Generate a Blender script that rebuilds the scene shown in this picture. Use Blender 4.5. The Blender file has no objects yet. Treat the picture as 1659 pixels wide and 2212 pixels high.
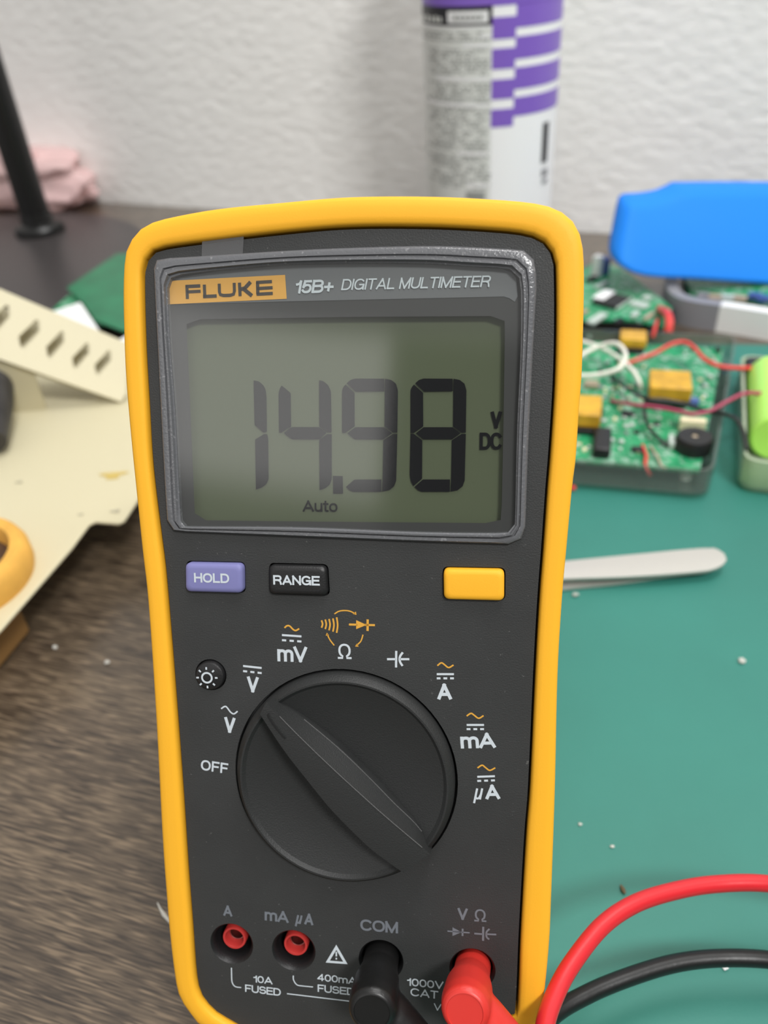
import bpy, bmesh, math, random
from mathutils import Vector, Matrix, noise
from mathutils.geometry import tessellate_polygon

random.seed(7)
scene = bpy.context.scene
COL = scene.collection

# ------------------------------------------------------------------ camera
FPX, CX, CY = 1700.0, 829.5, 1106.0            # focal length and centre in photo pixels
PITCH, ROLL, CAMH = math.radians(37), math.radians(4.5), 0.2316
_U = Vector((0, math.sin(PITCH), math.cos(PITCH)))
FWD = Vector((0, math.cos(PITCH), -math.sin(PITCH)))
RIGHT = math.cos(ROLL) * Vector((1, 0, 0)) - math.sin(ROLL) * _U
DOWN = -math.sin(ROLL) * Vector((1, 0, 0)) - math.cos(ROLL) * _U
CAM = Vector((0, 0, CAMH))
cd = bpy.data.cameras.new('camera')
cam = bpy.data.objects.new('camera', cd)
COL.objects.link(cam)
R = Matrix((RIGHT, -DOWN, -FWD)).transposed()
cam.matrix_world = Matrix.Translation(CAM) @ R.to_4x4()
cd.sensor_fit = 'VERTICAL'
cd.sensor_height = 36
cd.lens = FPX / 2212 * 36
cd.clip_start = 0.01
cd.dof.use_dof = True
cd.dof.focus_distance = 0.166
cd.dof.aperture_fstop = cd.lens / 2.2
cd.dof.aperture_blades = 0
scene.camera = cam

# ------------------------------------------------------------------ light
scene.view_settings.view_transform = 'Standard'
scene.view_settings.look = 'None'
scene.view_settings.exposure = 0.0
scene.view_settings.gamma = 1.0
world = bpy.data.worlds.new('room_light')
scene.world = world
world.use_nodes = True
wn = world.node_tree
bg = wn.nodes['Background']
AMBIENT, CEILING_GLOW, GLARE_GLOW = 0.36, 0.6, 1.75


def wmath(op, a, b_=None):
    n = wn.nodes.new('ShaderNodeMath')
    n.operation = op
    for i, q in enumerate((a, b_)):
        if q is None:
            continue
        if isinstance(q, (int, float)):
            n.inputs[i].default_value = q
        else:
            wn.links.new(q, n.inputs[i])
    return n.outputs[0]


def wramp(v, a, b_):
    n = wn.nodes.new('ShaderNodeMapRange')
    n.interpolation_type = 'SMOOTHSTEP'
    n.inputs[1].default_value, n.inputs[2].default_value = a, b_
    wn.links.new(v, n.inputs[0])
    return n.outputs[0]


# the rest of the room, as light from far away: dim walls, a paler ceiling and a bright patch added behind on the left for the display's reflection
wtc = wn.nodes.new('ShaderNodeTexCoord')
wsep = wn.nodes.new('ShaderNodeSeparateXYZ')
wn.links.new(wtc.outputs['Generated'], wsep.inputs[0])
az = wmath('ARCTAN2', wsep.outputs[0], wmath('MULTIPLY', wsep.outputs[1], -1.0))
el = wmath('ARCSINE', wsep.outputs[2])
_d = math.radians
glare_f = wmath('MULTIPLY', wmath('MULTIPLY', wramp(az, _d(-16.5), _d(-18.5)), wramp(az, _d(-62), _d(-56))),
              wmath('MULTIPLY', wramp(el, _d(19), _d(23)), wramp(el, _d(34), _d(31))))
ceil_f = wramp(el, _d(31), _d(34))
dim_f = wmath('MULTIPLY', wmath('MULTIPLY', wramp(az, _d(-19), _d(-16)), wramp(az, _d(70), _d(55))), wmath('MULTIPLY', wramp(el, _d(-45), _d(-35)), wramp(el, _d(34), _d(31))))
strength = wmath('ADD', wmath('SUBTRACT', AMBIENT, wmath('MULTIPLY', dim_f, AMBIENT * 0.8)), wmath('ADD', wmath('MULTIPLY', glare_f, GLARE_GLOW), wmath('MULTIPLY', ceil_f, CEILING_GLOW - AMBIENT)))
bg.inputs[0].default_value = (1.0, 0.985, 0.96, 1)
wn.links.new(strength, bg.inputs[1])


def area(name, loc, target, size, power, color):
    ld = bpy.data.lights.new(name, 'AREA')
    ld.shape = 'RECTANGLE'
    ld.size, ld.size_y = size
    ld.energy = power
    ld.color = color
    o = bpy.data.objects.new(name, ld)
    COL.objects.link(o)
    o.location = loc
    o.rotation_euler = (Vector(target) - Vector(loc)).to_track_quat('-Z', 'Y').to_euler()
    return o


area('ceiling_lamp', (0.62, -0.85, 1.70), (0.08, 0.40, 0.0), (0.40, 0.30), 28, (1.0, 0.99, 0.975))
area('wall_fill', (0.32, 0.38, 1.45), (0.12, 0.58, 0.0), (0.8, 0.25), 11.0, (1.0, 0.995, 0.99))  # added fill light, brightens the wall and the back of the desk

# ------------------------------------------------------------------ helpers


def ray(x, y):
    return (x - CX) / FPX * RIGHT + (y - CY) / FPX * DOWN + FWD


def at(x, y, z=0.0):
    d = ray(x, y)
    return CAM + d * ((z - CAMH) / d.z)


def onplane(x, y, P, n):
    d = ray(x, y)
    return CAM + d * ((P - CAM).dot(n) / d.dot(n))


def lin(c):
    c = c / 255.0
    return c / 12.92 if c <= 0.04045 else ((c + 0.055) / 1.055) ** 2.4


def rgb(t):
    return (lin(t[0]), lin(t[1]), lin(t[2]), 1)


def mat(name, col, rough=0.5, metal=0.0, spec=0.5, bump=0.0, bscale=400, var=0.0, vscale=30, alpha=1.0, trans=0.0, coat=0.0):
    m = bpy.data.materials.new(name)
    m.use_nodes = True
    nt = m.node_tree
    b = nt.nodes['Principled BSDF']
    b.inputs['Base Color'].default_value = rgb(col)
    b.inputs['Roughness'].default_value = rough
    b.inputs['Metallic'].default_value = metal
    b.inputs['Specular IOR Level'].default_value = spec
    b.inputs['Alpha'].default_value = alpha
    b.inputs['Transmission Weight'].default_value = trans
    b.inputs['Coat Weight'].default_value = coat
    tc = nt.nodes.new('ShaderNodeTexCoord')
    if bump:
        n = nt.nodes.new('ShaderNodeTexNoise')
        n.inputs['Scale'].default_value = bscale
        n.inputs['Detail'].default_value = 3
        nt.links.new(tc.outputs['Object'], n.inputs['Vector'])
        bp = nt.nodes.new('ShaderNodeBump')
        bp.inputs['Strength'].default_value = bump
        bp.inputs['Distance'].default_value = 0.0004
        nt.links.new(n.outputs['Fac'], bp.inputs['Height'])
        nt.links.new(bp.outputs['Normal'], b.inputs['Normal'])
    if var:
        n = nt.nodes.new('ShaderNodeTexNoise')
        n.inputs['Scale'].default_value = vscale
        n.inputs['Detail'].default_value = 5
        nt.links.new(tc.outputs['Object'], n.inputs['Vector'])
        r = nt.nodes.new('ShaderNodeValToRGB')
        r.color_ramp.elements[0].position = 0.3
        r.color_ramp.elements[1].position = 0.7
        r.color_ramp.elements[0].color = rgb([max(0, c * (1 - var)) for c in col])
        r.color_ramp.elements[1].color = rgb([min(255, c * (1 + var)) for c in col])
        nt.links.new(n.outputs['Fac'], r.inputs['Fac'])
        nt.links.new(r.outputs['Color'], b.inputs['Base Color'])
    return m


def clear_mat(name, tint, haze, hazecol, rough=0.06, ior=1.45):
    """clear plastic sheet: see-through, a fresnel gloss and a little dusty haze"""
    m = bpy.data.materials.new(name)
    m.use_nodes = True
    nt = m.node_tree
    nt.nodes.clear()
    out = nt.nodes.new('ShaderNodeOutputMaterial')
    tr = nt.nodes.new('ShaderNodeBsdfTransparent')
    tr.inputs[0].default_value = rgb(tint)
    gl = nt.nodes.new('ShaderNodeBsdfGlossy')
    gl.inputs['Roughness'].default_value = rough
    f0 = ((ior - 1) / (ior + 1)) ** 2           # Schlick's reflectance, the same from both sides of the sheet
    lw = nt.nodes.new('ShaderNodeLayerWeight')
    lw.inputs['Blend'].default_value = 0.5
    pw = nt.nodes.new('ShaderNodeMath')
    pw.operation = 'POWER'
    nt.links.new(lw.outputs['Facing'], pw.inputs[0])
    pw.inputs[1].default_value = 5
    fr = nt.nodes.new('ShaderNodeMath')
    fr.operation = 'MULTIPLY_ADD'
    nt.links.new(pw.outputs[0], fr.inputs[0])
    fr.inputs[1].default_value = 1 - f0
    fr.inputs[2].default_value = f0
    df = nt.nodes.new('ShaderNodeBsdfDiffuse')
    df.inputs[0].default_value = rgb(hazecol)
    m1 = nt.nodes.new('ShaderNodeMixShader')
    m1.inputs[0].default_value = haze
    nt.links.new(tr.outputs[0], m1.inputs[1])
    nt.links.new(df.outputs[0], m1.inputs[2])
    m2 = nt.nodes.new('ShaderNodeMixShader')
    nt.links.new(fr.outputs[0], m2.inputs[0])
    nt.links.new(m1.outputs[0], m2.inputs[1])
    nt.links.new(gl.outputs[0], m2.inputs[2])
    nt.links.new(m2.outputs[0], out.inputs[0])
    return m


class MB:
    """collects geometry, then links it as ONE mesh object"""

    def __init__(self):
        self.v, self.f, self.m = [], [], []

    def add(self, vs, fs, mi=0):
        k = len(self.v)
        self.v += [Vector(p) for p in vs]
        self.f += [[i + k for i in f] for f in fs]
        self.m += [mi] * len(fs)

    def loft(self, loops, cap0=False, cap1=False, closed=True, mi=0):
        n = len(loops[0])
        vs = [p for l in loops for p in l]
        fs = []
        for a in range(len(loops) - 1):
            for i in range(n if closed else n - 1):
                j = (i + 1) % n
                fs.append([a * n + i, a * n + j, (a + 1) * n + j, (a + 1) * n + i])
        if cap0:
            fs.append(list(range(n))[::-1])
        if cap1:
            fs.append([(len(loops) - 1) * n + i for i in range(n)])
        self.add(vs, fs, mi)

    def prism(self, poly, up, mi=0):
        up = Vector(up)
        a = [Vector(p) for p in poly]
        self.loft([a, [p + up for p in a]], True, True, mi=mi)

    def frame_box(self, c, ex, ey, ez, sx, sy, sz, mi=0):
        """box with centre of its base at c"""
        c = Vector(c)
        p = [c + ex * (a * sx / 2) + ey * (b * sy / 2) for a, b in ((-1, -1), (1, -1), (1, 1), (-1, 1))]
        self.prism(p, ez * sz, mi)

    def lathe(self, c, ax, prof, n=48, cap0=True, cap1=True, mi=0):
        ax = Vector(ax).normalized()
        e1 = ax.orthogonal().normalized()
        e2 = ax.cross(e1)
        loops = []
        for r, h in prof:
            loops.append([Vector(c) + ax * h + (e1 * math.cos(t) + e2 * math.sin(t)) * r
                          for t in [2 * math.pi * i / n for i in range(n)]])
        self.loft(loops, cap0, cap1, mi=mi)

    def tube(self, pts, r, n=12, caps=True, mi=0):
        pts = [Vector(p) for p in pts]
        rs = r if isinstance(r, (list, tuple)) else [r] * len(pts)
        t0 = (pts[1] - pts[0]).normalized()
        e = t0.orthogonal().normalized()
        loops = []
        for i, p in enumerate(pts):
            t = (pts[min(i + 1, len(pts) - 1)] - pts[max(i - 1, 0)]).normalized()
            e = (e - t * e.dot(t)).normalized()
            g = t.cross(e)
            loops.append([p + (e * math.cos(a) + g * math.sin(a)) * rs[i]
                          for a in [2 * math.pi * k / n for k in range(n)]])
        self.loft(loops, caps, caps, mi=mi)

    def sphere(self, c, r, n=12, mi=0):
        c = Vector(c)
        r = Vector(r) if not isinstance(r, float) else Vector((r, r, r))
        loops = []
        for i in range(n + 1):
            t = math.pi * (0.02 + 0.96 * i / n)
            loops.append([c + Vector((r.x * math.sin(t) * math.cos(a), r.y * math.sin(t) * math.sin(a), r.z * math.cos(t)))
                          for a in [2 * math.pi * k / (2 * n) for k in range(2 * n)]])
        self.loft(loops, True, True, mi=mi)

    def build(self, name, mats, parent=None, smooth=True, angle=35, bevel=0, segs=3, offset=None):
        me = bpy.data.meshes.new(name)
        off = offset if offset is not None else Vector((0, 0, 0))
        me.from_pydata([p - off for p in self.v], [], self.f)
        mats = mats if isinstance(mats, (list, tuple)) else [mats]
        for m in mats:
            me.materials.append(m)
        for p, k in zip(me.polygons, self.m):
            p.material_index = k
        bm = bmesh.new()
        bm.from_mesh(me)
        bmesh.ops.recalc_face_normals(bm, faces=bm.faces)
        bm.to_mesh(me)
        bm.free()
        if smooth:
            me.polygons.foreach_set('use_smooth', [True] * len(me.polygons))
            me.set_sharp_from_angle(angle=math.radians(angle))
        o = bpy.data.objects.new(name, me)
        COL.objects.link(o)
        if parent:
            o.parent = parent
        if off.length and not parent:
            o.location = off
        if bevel:
            bv = o.modifiers.new('edge', 'BEVEL')
            bv.width = bevel
            bv.segments = segs
            bv.limit_method = 'ANGLE'
            bv.angle_limit = math.radians(40)
        return o


def spline(pts, k=8, closed=False):
    pts = [Vector(p) for p in pts]
    n = len(pts)
    out = []
    for i in range(n if closed else n - 1):
        p0 = pts[(i - 1) % n] if closed or i > 0 else pts[0] * 2 - pts[1]
        p1, p2 = pts[i], pts[(i + 1) % n]
        p3 = pts[(i + 2) % n] if closed or i + 2 < n else pts[-1] * 2 - pts[-2]
        for s in range(k):
            t = s / k
            out.append(0.5 * ((2 * p1) + (p2 - p0) * t + (2 * p0 - 5 * p1 + 4 * p2 - p3) * t * t + (3 * p1 - p0 - 3 * p2 + p3) * t ** 3))
    if not closed:
        out.append(pts[-1])
    return out


def resample(pts, n, closed=False):
    pts = list(pts)
    if closed:
        pts = pts + [pts[0]]
    L = [0]
    for a, b in zip(pts, pts[1:]):
        L.append(L[-1] + (b - a).length)
    out = []
    j = 0
    m = n if closed else n - 1
    for i in range(n):
        s = L[-1] * i / m
        while j < len(L) - 2 and L[j + 1] < s:
            j += 1
        d = L[j + 1] - L[j]
        out.append(pts[j].lerp(pts[j + 1], (s - L[j]) / d if d else 0))
    return out


def tag(o, label=None, cat=None, group=None, kind=None):
    if label:
        o['label'] = label
    if cat:
        o['category'] = cat
    if group:
        o['group'] = group
    if kind:
        o['kind'] = kind
    return o


def empty(name, loc, label=None, cat=None, group=None):
    o = bpy.data.objects.new(name, None)
    COL.objects.link(o)
    o.location = loc
    o.empty_display_size = 0.01
    return tag(o, label, cat, group)


EX, EY, EZ = Vector((1, 0, 0)), Vector((0, 1, 0)), Vector((0, 0, 1))

# ------------------------------------------------------------------ materials
M = {}
M['yellow'] = mat('yellow_rubber', (244, 178, 44), 0.55, bump=0.06, bscale=2500, spec=0.3)
M['grey'] = mat('dark_grey_plastic', (52, 53, 53), 0.52, bump=0.25, bscale=3000, spec=0.35, var=0.05, vscale=60)
M['knob'] = mat('black_grey_plastic', (42, 43, 43), 0.5, bump=0.25, bscale=3500, spec=0.4)
M['highlight'] = mat('highlight_grey_plastic', (74, 74, 74), 0.5, bump=0.4, bscale=4000)
M['black'] = mat('black_plastic', (26, 26, 27), 0.45, bump=0.15, bscale=2500)
M['hole'] = mat('black_cavity', (12, 12, 12), 0.8)
M['lensframe'] = mat('smoky_clear_plastic', (100, 101, 104), 0.22, bump=0.25, bscale=1800, spec=0.6)
M['mask'] = mat('printed_grey_mask', (98, 100, 103), 0.6)
M['maskdark'] = mat('printed_dark_mask', (50, 50, 50), 0.7)
M['lcd'] = mat('grey_green_lcd', (86, 93, 72), 0.6, spec=0.1)
M['seg'] = mat('lcd_segment', (10, 11, 14), 0.7, spec=0.05)
M['ink'] = mat('pale_ink', (196, 204, 210), 0.6)
M['inkdim'] = mat('dim_grey_ink', (108, 113, 120), 0.6)
M['inkorange'] = mat('orange_ink', (214, 158, 58), 0.6)
M['labelorange'] = mat('orange_label', (222, 164, 66), 0.6)
M['inkblack'] = mat('dark_ink', (52, 44, 36), 0.6)
M['violet'] = mat('violet_button', (122, 122, 172), 0.5, spec=0.3)
M['redjack'] = mat('red_jack', (190, 52, 48), 0.5)
M['steel'] = mat('steel', (200, 198, 192), 0.25, metal=1.0)
M['satin'] = mat('satin_steel', (206, 203, 197), 0.36, metal=0.6)
M['redrubber'] = mat('red_rubber', (206, 50, 42), 0.42, bump=0.06, bscale=900)
M['redcable'] = mat('red_cable', (206, 38, 46), 0.3, bump=0.05, bscale=700)
M['blackrubber'] = mat('black_rubber', (20, 20, 20), 0.4, bump=0.1, bscale=900)
M['tape'] = clear_mat('clear_tape', (235, 235, 235), 0.1, (170, 170, 172), 0.35)
M['pane'] = clear_mat('window_pane', (246, 248, 246), 0.012, (200, 202, 205), 0.07, 1.75)
M['clear'] = clear_mat('clear_case', (226, 230, 226), 0.09, (210, 214, 210), 0.12)
M['frost'] = clear_mat('frosted_case', (205, 222, 192), 0.45, (222, 234, 208), 0.3)
M['beige'] = mat('cream_paint', (203, 195, 164), 0.5, bump=0.05, bscale=300)
M['sponge'] = mat('yellow_sponge', (226, 172, 78), 0.75, bump=0.2, bscale=500, var=0.06, vscale=80)
M['brown'] = mat('brown_rubber', (132, 98, 52), 0.7)
M['darksteel'] = mat('dark_metal', (60, 58, 58), 0.5, metal=0.3, var=0.2, vscale=60)
M['white'] = mat('white_card', (240, 240, 240), 0.7)
M['pcb'] = mat('pcb_green', (34, 142, 92), 0.4, var=0.14, vscale=120)
M['pcbplain'] = mat('pcb_plain_green', (38, 118, 82), 0.4, var=0.08, vscale=40)
M['kapton'] = mat('yellow_film', (206, 158, 44), 0.4, var=0.1, vscale=120)
M['cream'] = mat('cream_plastic', (238, 228, 190), 0.5)
M['bluecomp'] = mat('blue_component', (72, 96, 160), 0.5)
M['blue'] = mat('blue_plastic', (34, 134, 238), 0.6, spec=0.2)
M['greyplastic'] = mat('grey_plastic', (140, 140, 145), 0.5)
M['whiteplastic'] = mat('white_plastic', (240, 240, 238), 0.45)
M['silk'] = mat('pale_solder', (186, 198, 190), 0.4)
M['tan'] = mat('tan_component', (176, 160, 138), 0.5)
M['wirewhite'] = mat('white_wire', (236, 234, 222), 0.4)
M['wirered'] = mat('red_wire', (222, 66, 60), 0.4)
M['wireplum'] = mat('plum_wire', (172, 60, 92), 0.4)
M['wireblack'] = mat('black_wire', (28, 32, 30), 0.4)
M['lime'] = mat('lime_battery', (186, 246, 106), 0.35)
M['lampblack'] = mat('black_paint', (22, 22, 22), 0.35)
M['lampbase'] = mat('dark_grey_paint', (64, 60, 60), 0.36)
M['purple'] = mat('purple_print', (134, 100, 200), 0.35)
M['canwhite'] = mat('white_print', (240, 240, 242), 0.35)
M['cangrey'] = mat('grey_print', (220, 222, 219), 0.4)
M['canblack'] = mat('black_print', (34, 34, 40), 0.4)
M['debris'] = mat('pale_debris', (205, 205, 198), 0.6)
M['debrisdark'] = mat('brass_debris', (120, 104, 78), 0.4, metal=0.4)



def specks(m, col, scale, lo, amount):
    """fine dust, solder marks and painted sheen: small pale spots over a plain colour"""
    nt = m.node_tree
    b_ = nt.nodes['Principled BSDF']
    inp = b_.inputs['Base Color']
    tc = nt.nodes.new('ShaderNodeTexCoord')
    n = nt.nodes.new('ShaderNodeTexNoise')
    n.inputs['Scale'].default_value = scale
    n.inputs['Detail'].default_value = 2
    nt.links.new(tc.outputs['Object'], n.inputs['Vector'])
    r = nt.nodes.new('ShaderNodeMapRange')
    r.inputs[1].default_value, r.inputs[2].default_value, r.inputs[4].default_value = lo, lo + 0.05, amount
    nt.links.new(n.outputs['Fac'], r.inputs[0])
    mx = nt.nodes.new('ShaderNodeMix')
    mx.data_type = 'RGBA'
    nt.links.new(r.outputs[0], mx.inputs[0])
    if inp.links:
        nt.links.new(inp.links[0].from_socket, mx.inputs[6])
    else:
        mx.inputs[6].default_value = inp.default_value
    mx.inputs[7].default_value = rgb(col)
    nt.links.new(mx.outputs[2], inp)


specks(M['grey'], (110, 110, 108), 1100, 0.73, 0.45)
specks(M['lensframe'], (150, 150, 152), 900, 0.66, 0.5)
specks(M['pcb'], (150, 182, 164), 260, 0.54, 0.75)  # pale spots stand for solder tracks and for reflections on the solder mask

# cutting mat: even teal with faint mottling
M['mat'] = mat('teal_mat', (50, 122, 110), 0.5, var=0.035, vscale=14, bump=0.12, bscale=900, spec=0.4)


def wood_mat(angle):
    m = bpy.data.materials.new('dark_oak_laminate')
    m.use_nodes = True
    nt = m.node_tree
    b = nt.nodes['Principled BSDF']
    tc = nt.nodes.new('ShaderNodeTexCoord')
    rot = nt.nodes.new('ShaderNodeMapping')
    rot.inputs['Rotation'].default_value = (0, 0, -angle)
    nt.links.new(tc.outputs['Object'], rot.inputs['Vector'])

    def layer(scale, sc, detail, lo, hi, dist=0.0):
        mp = nt.nodes.new('ShaderNodeMapping')
        mp.inputs['Scale'].default_value = scale
        nt.links.new(rot.outputs[0], mp.inputs['Vector'])
        n = nt.nodes.new('ShaderNodeTexNoise')
        n.inputs['Scale'].default_value = sc
        n.inputs['Detail'].default_value = detail
        n.inputs['Distortion'].default_value = dist
        nt.links.new(mp.outputs[0], n.inputs['Vector'])
        r = nt.nodes.new('ShaderNodeMapRange')
        r.inputs[1].default_value = lo
        r.inputs[2].default_value = hi
        nt.links.new(n.outputs['Fac'], r.inputs[0])
        return r.outputs[0]
    fine = layer((85, 1500, 1), 1.0, 2, 0.36, 0.64, 0.2)
    pale = layer((95, 1250, 1), 1.0, 1, 0.54, 0.70)
    broad = layer((9, 60, 1), 1.0, 4, 0.3, 0.7, 0.6)
    ra = nt.nodes.new('ShaderNodeValToRGB')
    ra.color_ramp.elements[0].color = rgb((58, 48, 39))
    ra.color_ramp.elements[1].color = rgb((110, 96, 79))
    nt.links.new(fine, ra.inputs[0])
    rb = nt.nodes.new('ShaderNodeValToRGB')
    rb.color_ramp.elements[0].color = rgb((190, 186, 184))
    rb.color_ramp.elements[1].color = rgb((255, 253, 248))
    nt.links.new(broad, rb.inputs[0])
    mu = nt.nodes.new('ShaderNodeMix')
    mu.data_type = 'RGBA'
    mu.blend_type = 'MULTIPLY'
    mu.inputs[0].default_value = 1
    nt.links.new(ra.outputs[0], mu.inputs[6])
    nt.links.new(rb.outputs[0], mu.inputs[7])
    mx = nt.nodes.new('ShaderNodeMix')
    mx.data_type = 'RGBA'
    sc = nt.nodes.new('ShaderNodeMath')
    sc.operation = 'MULTIPLY'
    sc.inputs[1].default_value = 0.5
    nt.links.new(pale, sc.inputs[0])
    nt.links.new(sc.outputs[0], mx.inputs[0])
    nt.links.new(mu.outputs[2], mx.inputs[6])
    mx.inputs[7].default_value = rgb((150, 130, 106))
    nt.links.new(mx.outputs[2], b.inputs['Base Color'])
    b.inputs['Roughness'].default_value = 0.36
    b.inputs['Specular IOR Level'].default_value = 0.6
    b.inputs['Coat Weight'].default_value = 0.7
    b.inputs['Coat Roughness'].default_value = 0.25
    bp = nt.nodes.new('ShaderNodeBump')
    bp.inputs['Strength'].default_value = 0.08
    bp.inputs['Distance'].default_value = 0.0003
    nt.links.new(fine, bp.inputs['Height'])
    nt.links.new(bp.outputs[0], b.inputs['Normal'])
    return m


def wall_mat(angle):
    m = bpy.data.materials.new('white_wallpaper')
    m.use_nodes = True
    nt = m.node_tree
    b = nt.nodes['Principled BSDF']
    b.inputs['Base Color'].default_value = rgb((247, 246, 243))
    b.inputs['Roughness'].default_value = 0.8
    b.inputs['Specular IOR Level'].default_value = 0.2
    tc = nt.nodes.new('ShaderNodeTexCoord')
    rot = nt.nodes.new('ShaderNodeMapping')
    rot.inputs['Rotation'].default_value = (0, 0, -angle)
    nt.links.new(tc.outputs['Object'], rot.inputs['Vector'])
    mp = nt.nodes.new('ShaderNodeMapping')
    mp.inputs['Scale'].default_value = (75, 75, 150)
    nt.links.new(rot.outputs[0], mp.inputs['Vector'])
    n = nt.nodes.new('ShaderNodeTexNoise')
    n.inputs['Scale'].default_value = 1.0
    n.inputs['Detail'].default_value = 3
    nt.links.new(mp.outputs[0], n.inputs['Vector'])
    bp = nt.nodes.new('ShaderNodeBump')
    bp.inputs['Strength'].default_value = 0.42
    bp.inputs['Distance'].default_value = 0.003
    nt.links.new(n.outputs['Fac'], bp.inputs['Height'])
    nt.links.new(bp.outputs[0], b.inputs['Normal'])
    return m


# ------------------------------------------------------------------ the setting
W0, W1 = at(150, 432), at(1250, 500)
WD = (W1 - W0).normalized()
WN = Vector((WD.y, -WD.x, 0))          # from the wall towards the camera
if WN.dot(CAM - W0) < 0:
    WN = -WN
WANG = math.atan2(WD.y, WD.x)
M['wood'] = wood_mat(math.radians(-20))
M['wall'] = wall_mat(WANG)
FLOORZ = -0.72
Wc = (W0 + W1) / 2
b = MB()
b.prism([Wc - WD * 1.8 + EZ * FLOORZ, Wc + WD * 1.8 + EZ * FLOORZ, Wc + WD * 1.8 - WN * 0.06 + EZ * FLOORZ, Wc - WD * 1.8 - WN * 0.06 + EZ * FLOORZ], EZ * 2.6)
tag(b.build('wall_back', M['wall'], smooth=False), 'white textured wallpaper wall behind the desk', 'wall', kind='structure')
b = MB()
b.prism([Wc - WD * 1.8 - EZ * 0.77, Wc + WD * 1.8 - EZ * 0.77, Wc + WD * 1.8 + WN * 2.2 - EZ * 0.77, Wc - WD * 1.8 + WN * 2.2 - EZ * 0.77], EZ * 0.05)
tag(b.build('floor', mat('grey_floor', (120, 112, 104), 0.6), smooth=False), 'grey floor under the desk', 'floor', kind='structure')

desk = empty('desk', Wc + WN * 0.5 + EZ * FLOORZ, 'dark wood grain desk everything stands on', 'desk')
DB = desk.location.copy()
b = MB()
q = [Wc - WD * 1.2 + WN * 0.001, Wc + WD * 1.2 + WN * 0.001, Wc + WD * 1.2 + WN * 1.05, Wc - WD * 1.2 + WN * 1.05]
b.prism([p - EZ * 0.03 for p in q], EZ * 0.03)
b.v = [p - DB for p in b.v]
b.build('desktop', M['wood'], desk, smooth=False)
for i in (-1, 1):
    for j in (0.08, 0.97):
        b = MB()
        c = Wc + WD * 1.1 * i + WN * j
        b.frame_box(c + EZ * FLOORZ - DB, WD, WN, EZ, 0.05, 0.05, -FLOORZ - 0.03)
        b.build('leg', M['lampblack'], desk, smooth=False)

# green cutting mat, its left edge behind the meter
MT = 0.0025
# rectangle: back-left corner, direction along the back edge, direction towards the viewer
mx_ = Vector((math.cos(math.radians(-13)), math.sin(math.radians(-13)), 0))
my_ = Vector((mx_.y, -mx_.x, 0))
bl = at(1659, 752)
bl = bl + mx_ * (at(1080, 800) - bl).dot(mx_)
b = MB()
pl = [bl, bl + mx_ * 0.6, bl + mx_ * 0.6 + my_ * 0.55, bl + my_ * 0.55]
b.prism(pl, EZ * MT)
tag(b.build('cutting_mat', M['mat'], bevel=0.0008), 'plain teal green cutting mat on the right of the desk', 'cutting mat')

# ------------------------------------------------------------------ multimeter
MO = CAM + FWD * 0.165
hv = Vector((13079, 196, -1700)).normalized()
vv = Vector((-81, 11234, 1700))
vv = (vv - hv * hv.dot(vv)).normalized()


def c2w(a):
    return a.x * RIGHT + a.y * DOWN + a.z * FWD


MX, MY = c2w(hv), -c2w(vv)
MN = MX.cross(MY).normalized()
MBASE = Vector((-0.006, -0.127, -0.044))       # bottom rear edge in the meter's own axes


def mp(x, y, h=0.0):
    """photo pixel -> point of the meter's face raised by h metres, in its own axes"""
    d = ray(x, y)
    t = (MO + MN * h - CAM).dot(MN) / d.dot(MN)
    p = CAM + d * t - MO
    return Vector((p.dot(MX), p.dot(MY), h))


meter = empty('multimeter', (0, 0, 0), 'yellow and dark grey digital multimeter reading 14.98 volts, leaning on the desk', 'multimeter')
MW = Matrix.Translation(MO) @ Matrix((MX, MY, MN)).transposed().to_4x4()
meter.matrix_world = MW @ Matrix.Translation(MBASE)


def mbuild(b, name, mats, parent=None, **k):
    b.v = [p - MBASE for p in b.v]
    return b.build(name, mats, parent or meter, **k)


mm = 0.001
outer_px = [(760, 428), (612.6, 440), (471.6, 454), (365.8, 473.5), (327, 485.8), (302.3, 503.4), (284.7, 530), (275.9, 558), (272.3, 621.6),
            (273.4, 709.7), (277.6, 815.5), (288.2, 939), (298.8, 1044.7), (312.9, 1185.7), (325.6, 1300), (342, 1547), (354.5, 1794.6), (364.8, 1939),
            (369.9, 2000), (376.2, 2057.9), (381.5, 2096), (385.8, 2122.5), (392, 2142.7), (406.5, 2167.8), (423.9, 2188), (445, 2210)]
outer_px_r = [(1165, 2212), (1178.6, 2110), (1186.8, 2020), (1190, 1945), (1198.5, 1700), (1204, 1457), (1213.5, 1292), (1222.5, 1190), (1235.5, 1050),
              (1243, 992), (1250, 886), (1255.6, 815.6), (1259.3, 703), (1261, 596), (1259, 546), (1255, 517.6), (1244, 490.5), (1229, 472), (1210, 458.6),
              (1181.7, 447), (1147.8, 440.5), (1080, 434), (936, 427)]
inner_px = [(760, 488), (612.6, 500), (436, 521), (344.6, 535), (320, 551), (307.6, 575.7), (305.8, 621.6), (309.4, 745), (316.4, 868), (325.2, 1009.5),
            (344.6, 1168), (353.3, 1240), (371, 1450), (390, 1700), (402, 1880), (411.4, 2000), (416.2, 2067.5), (420, 2111), (426.8, 2144.7), (441, 2168.8), (465, 2193), (494, 2210)]
inner_px_r = [(1116, 2200), (1121.7, 2128.5), (1126, 2020), (1138, 1680 + 130), (1146.5, 1700), (1158, 1450), (1167, 1292), (1175, 1188), (1184, 1060), (1191, 974),
              (1200, 833), (1203.5, 700), (1202.7, 582.7), (1199.3, 555.6), (1188.5, 532.5), (1168, 513.6), (1134, 502.7), (1080, 496), (936, 488)]
out_loop = [mp(x, y, -0.001) for x, y in outer_px]
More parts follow.
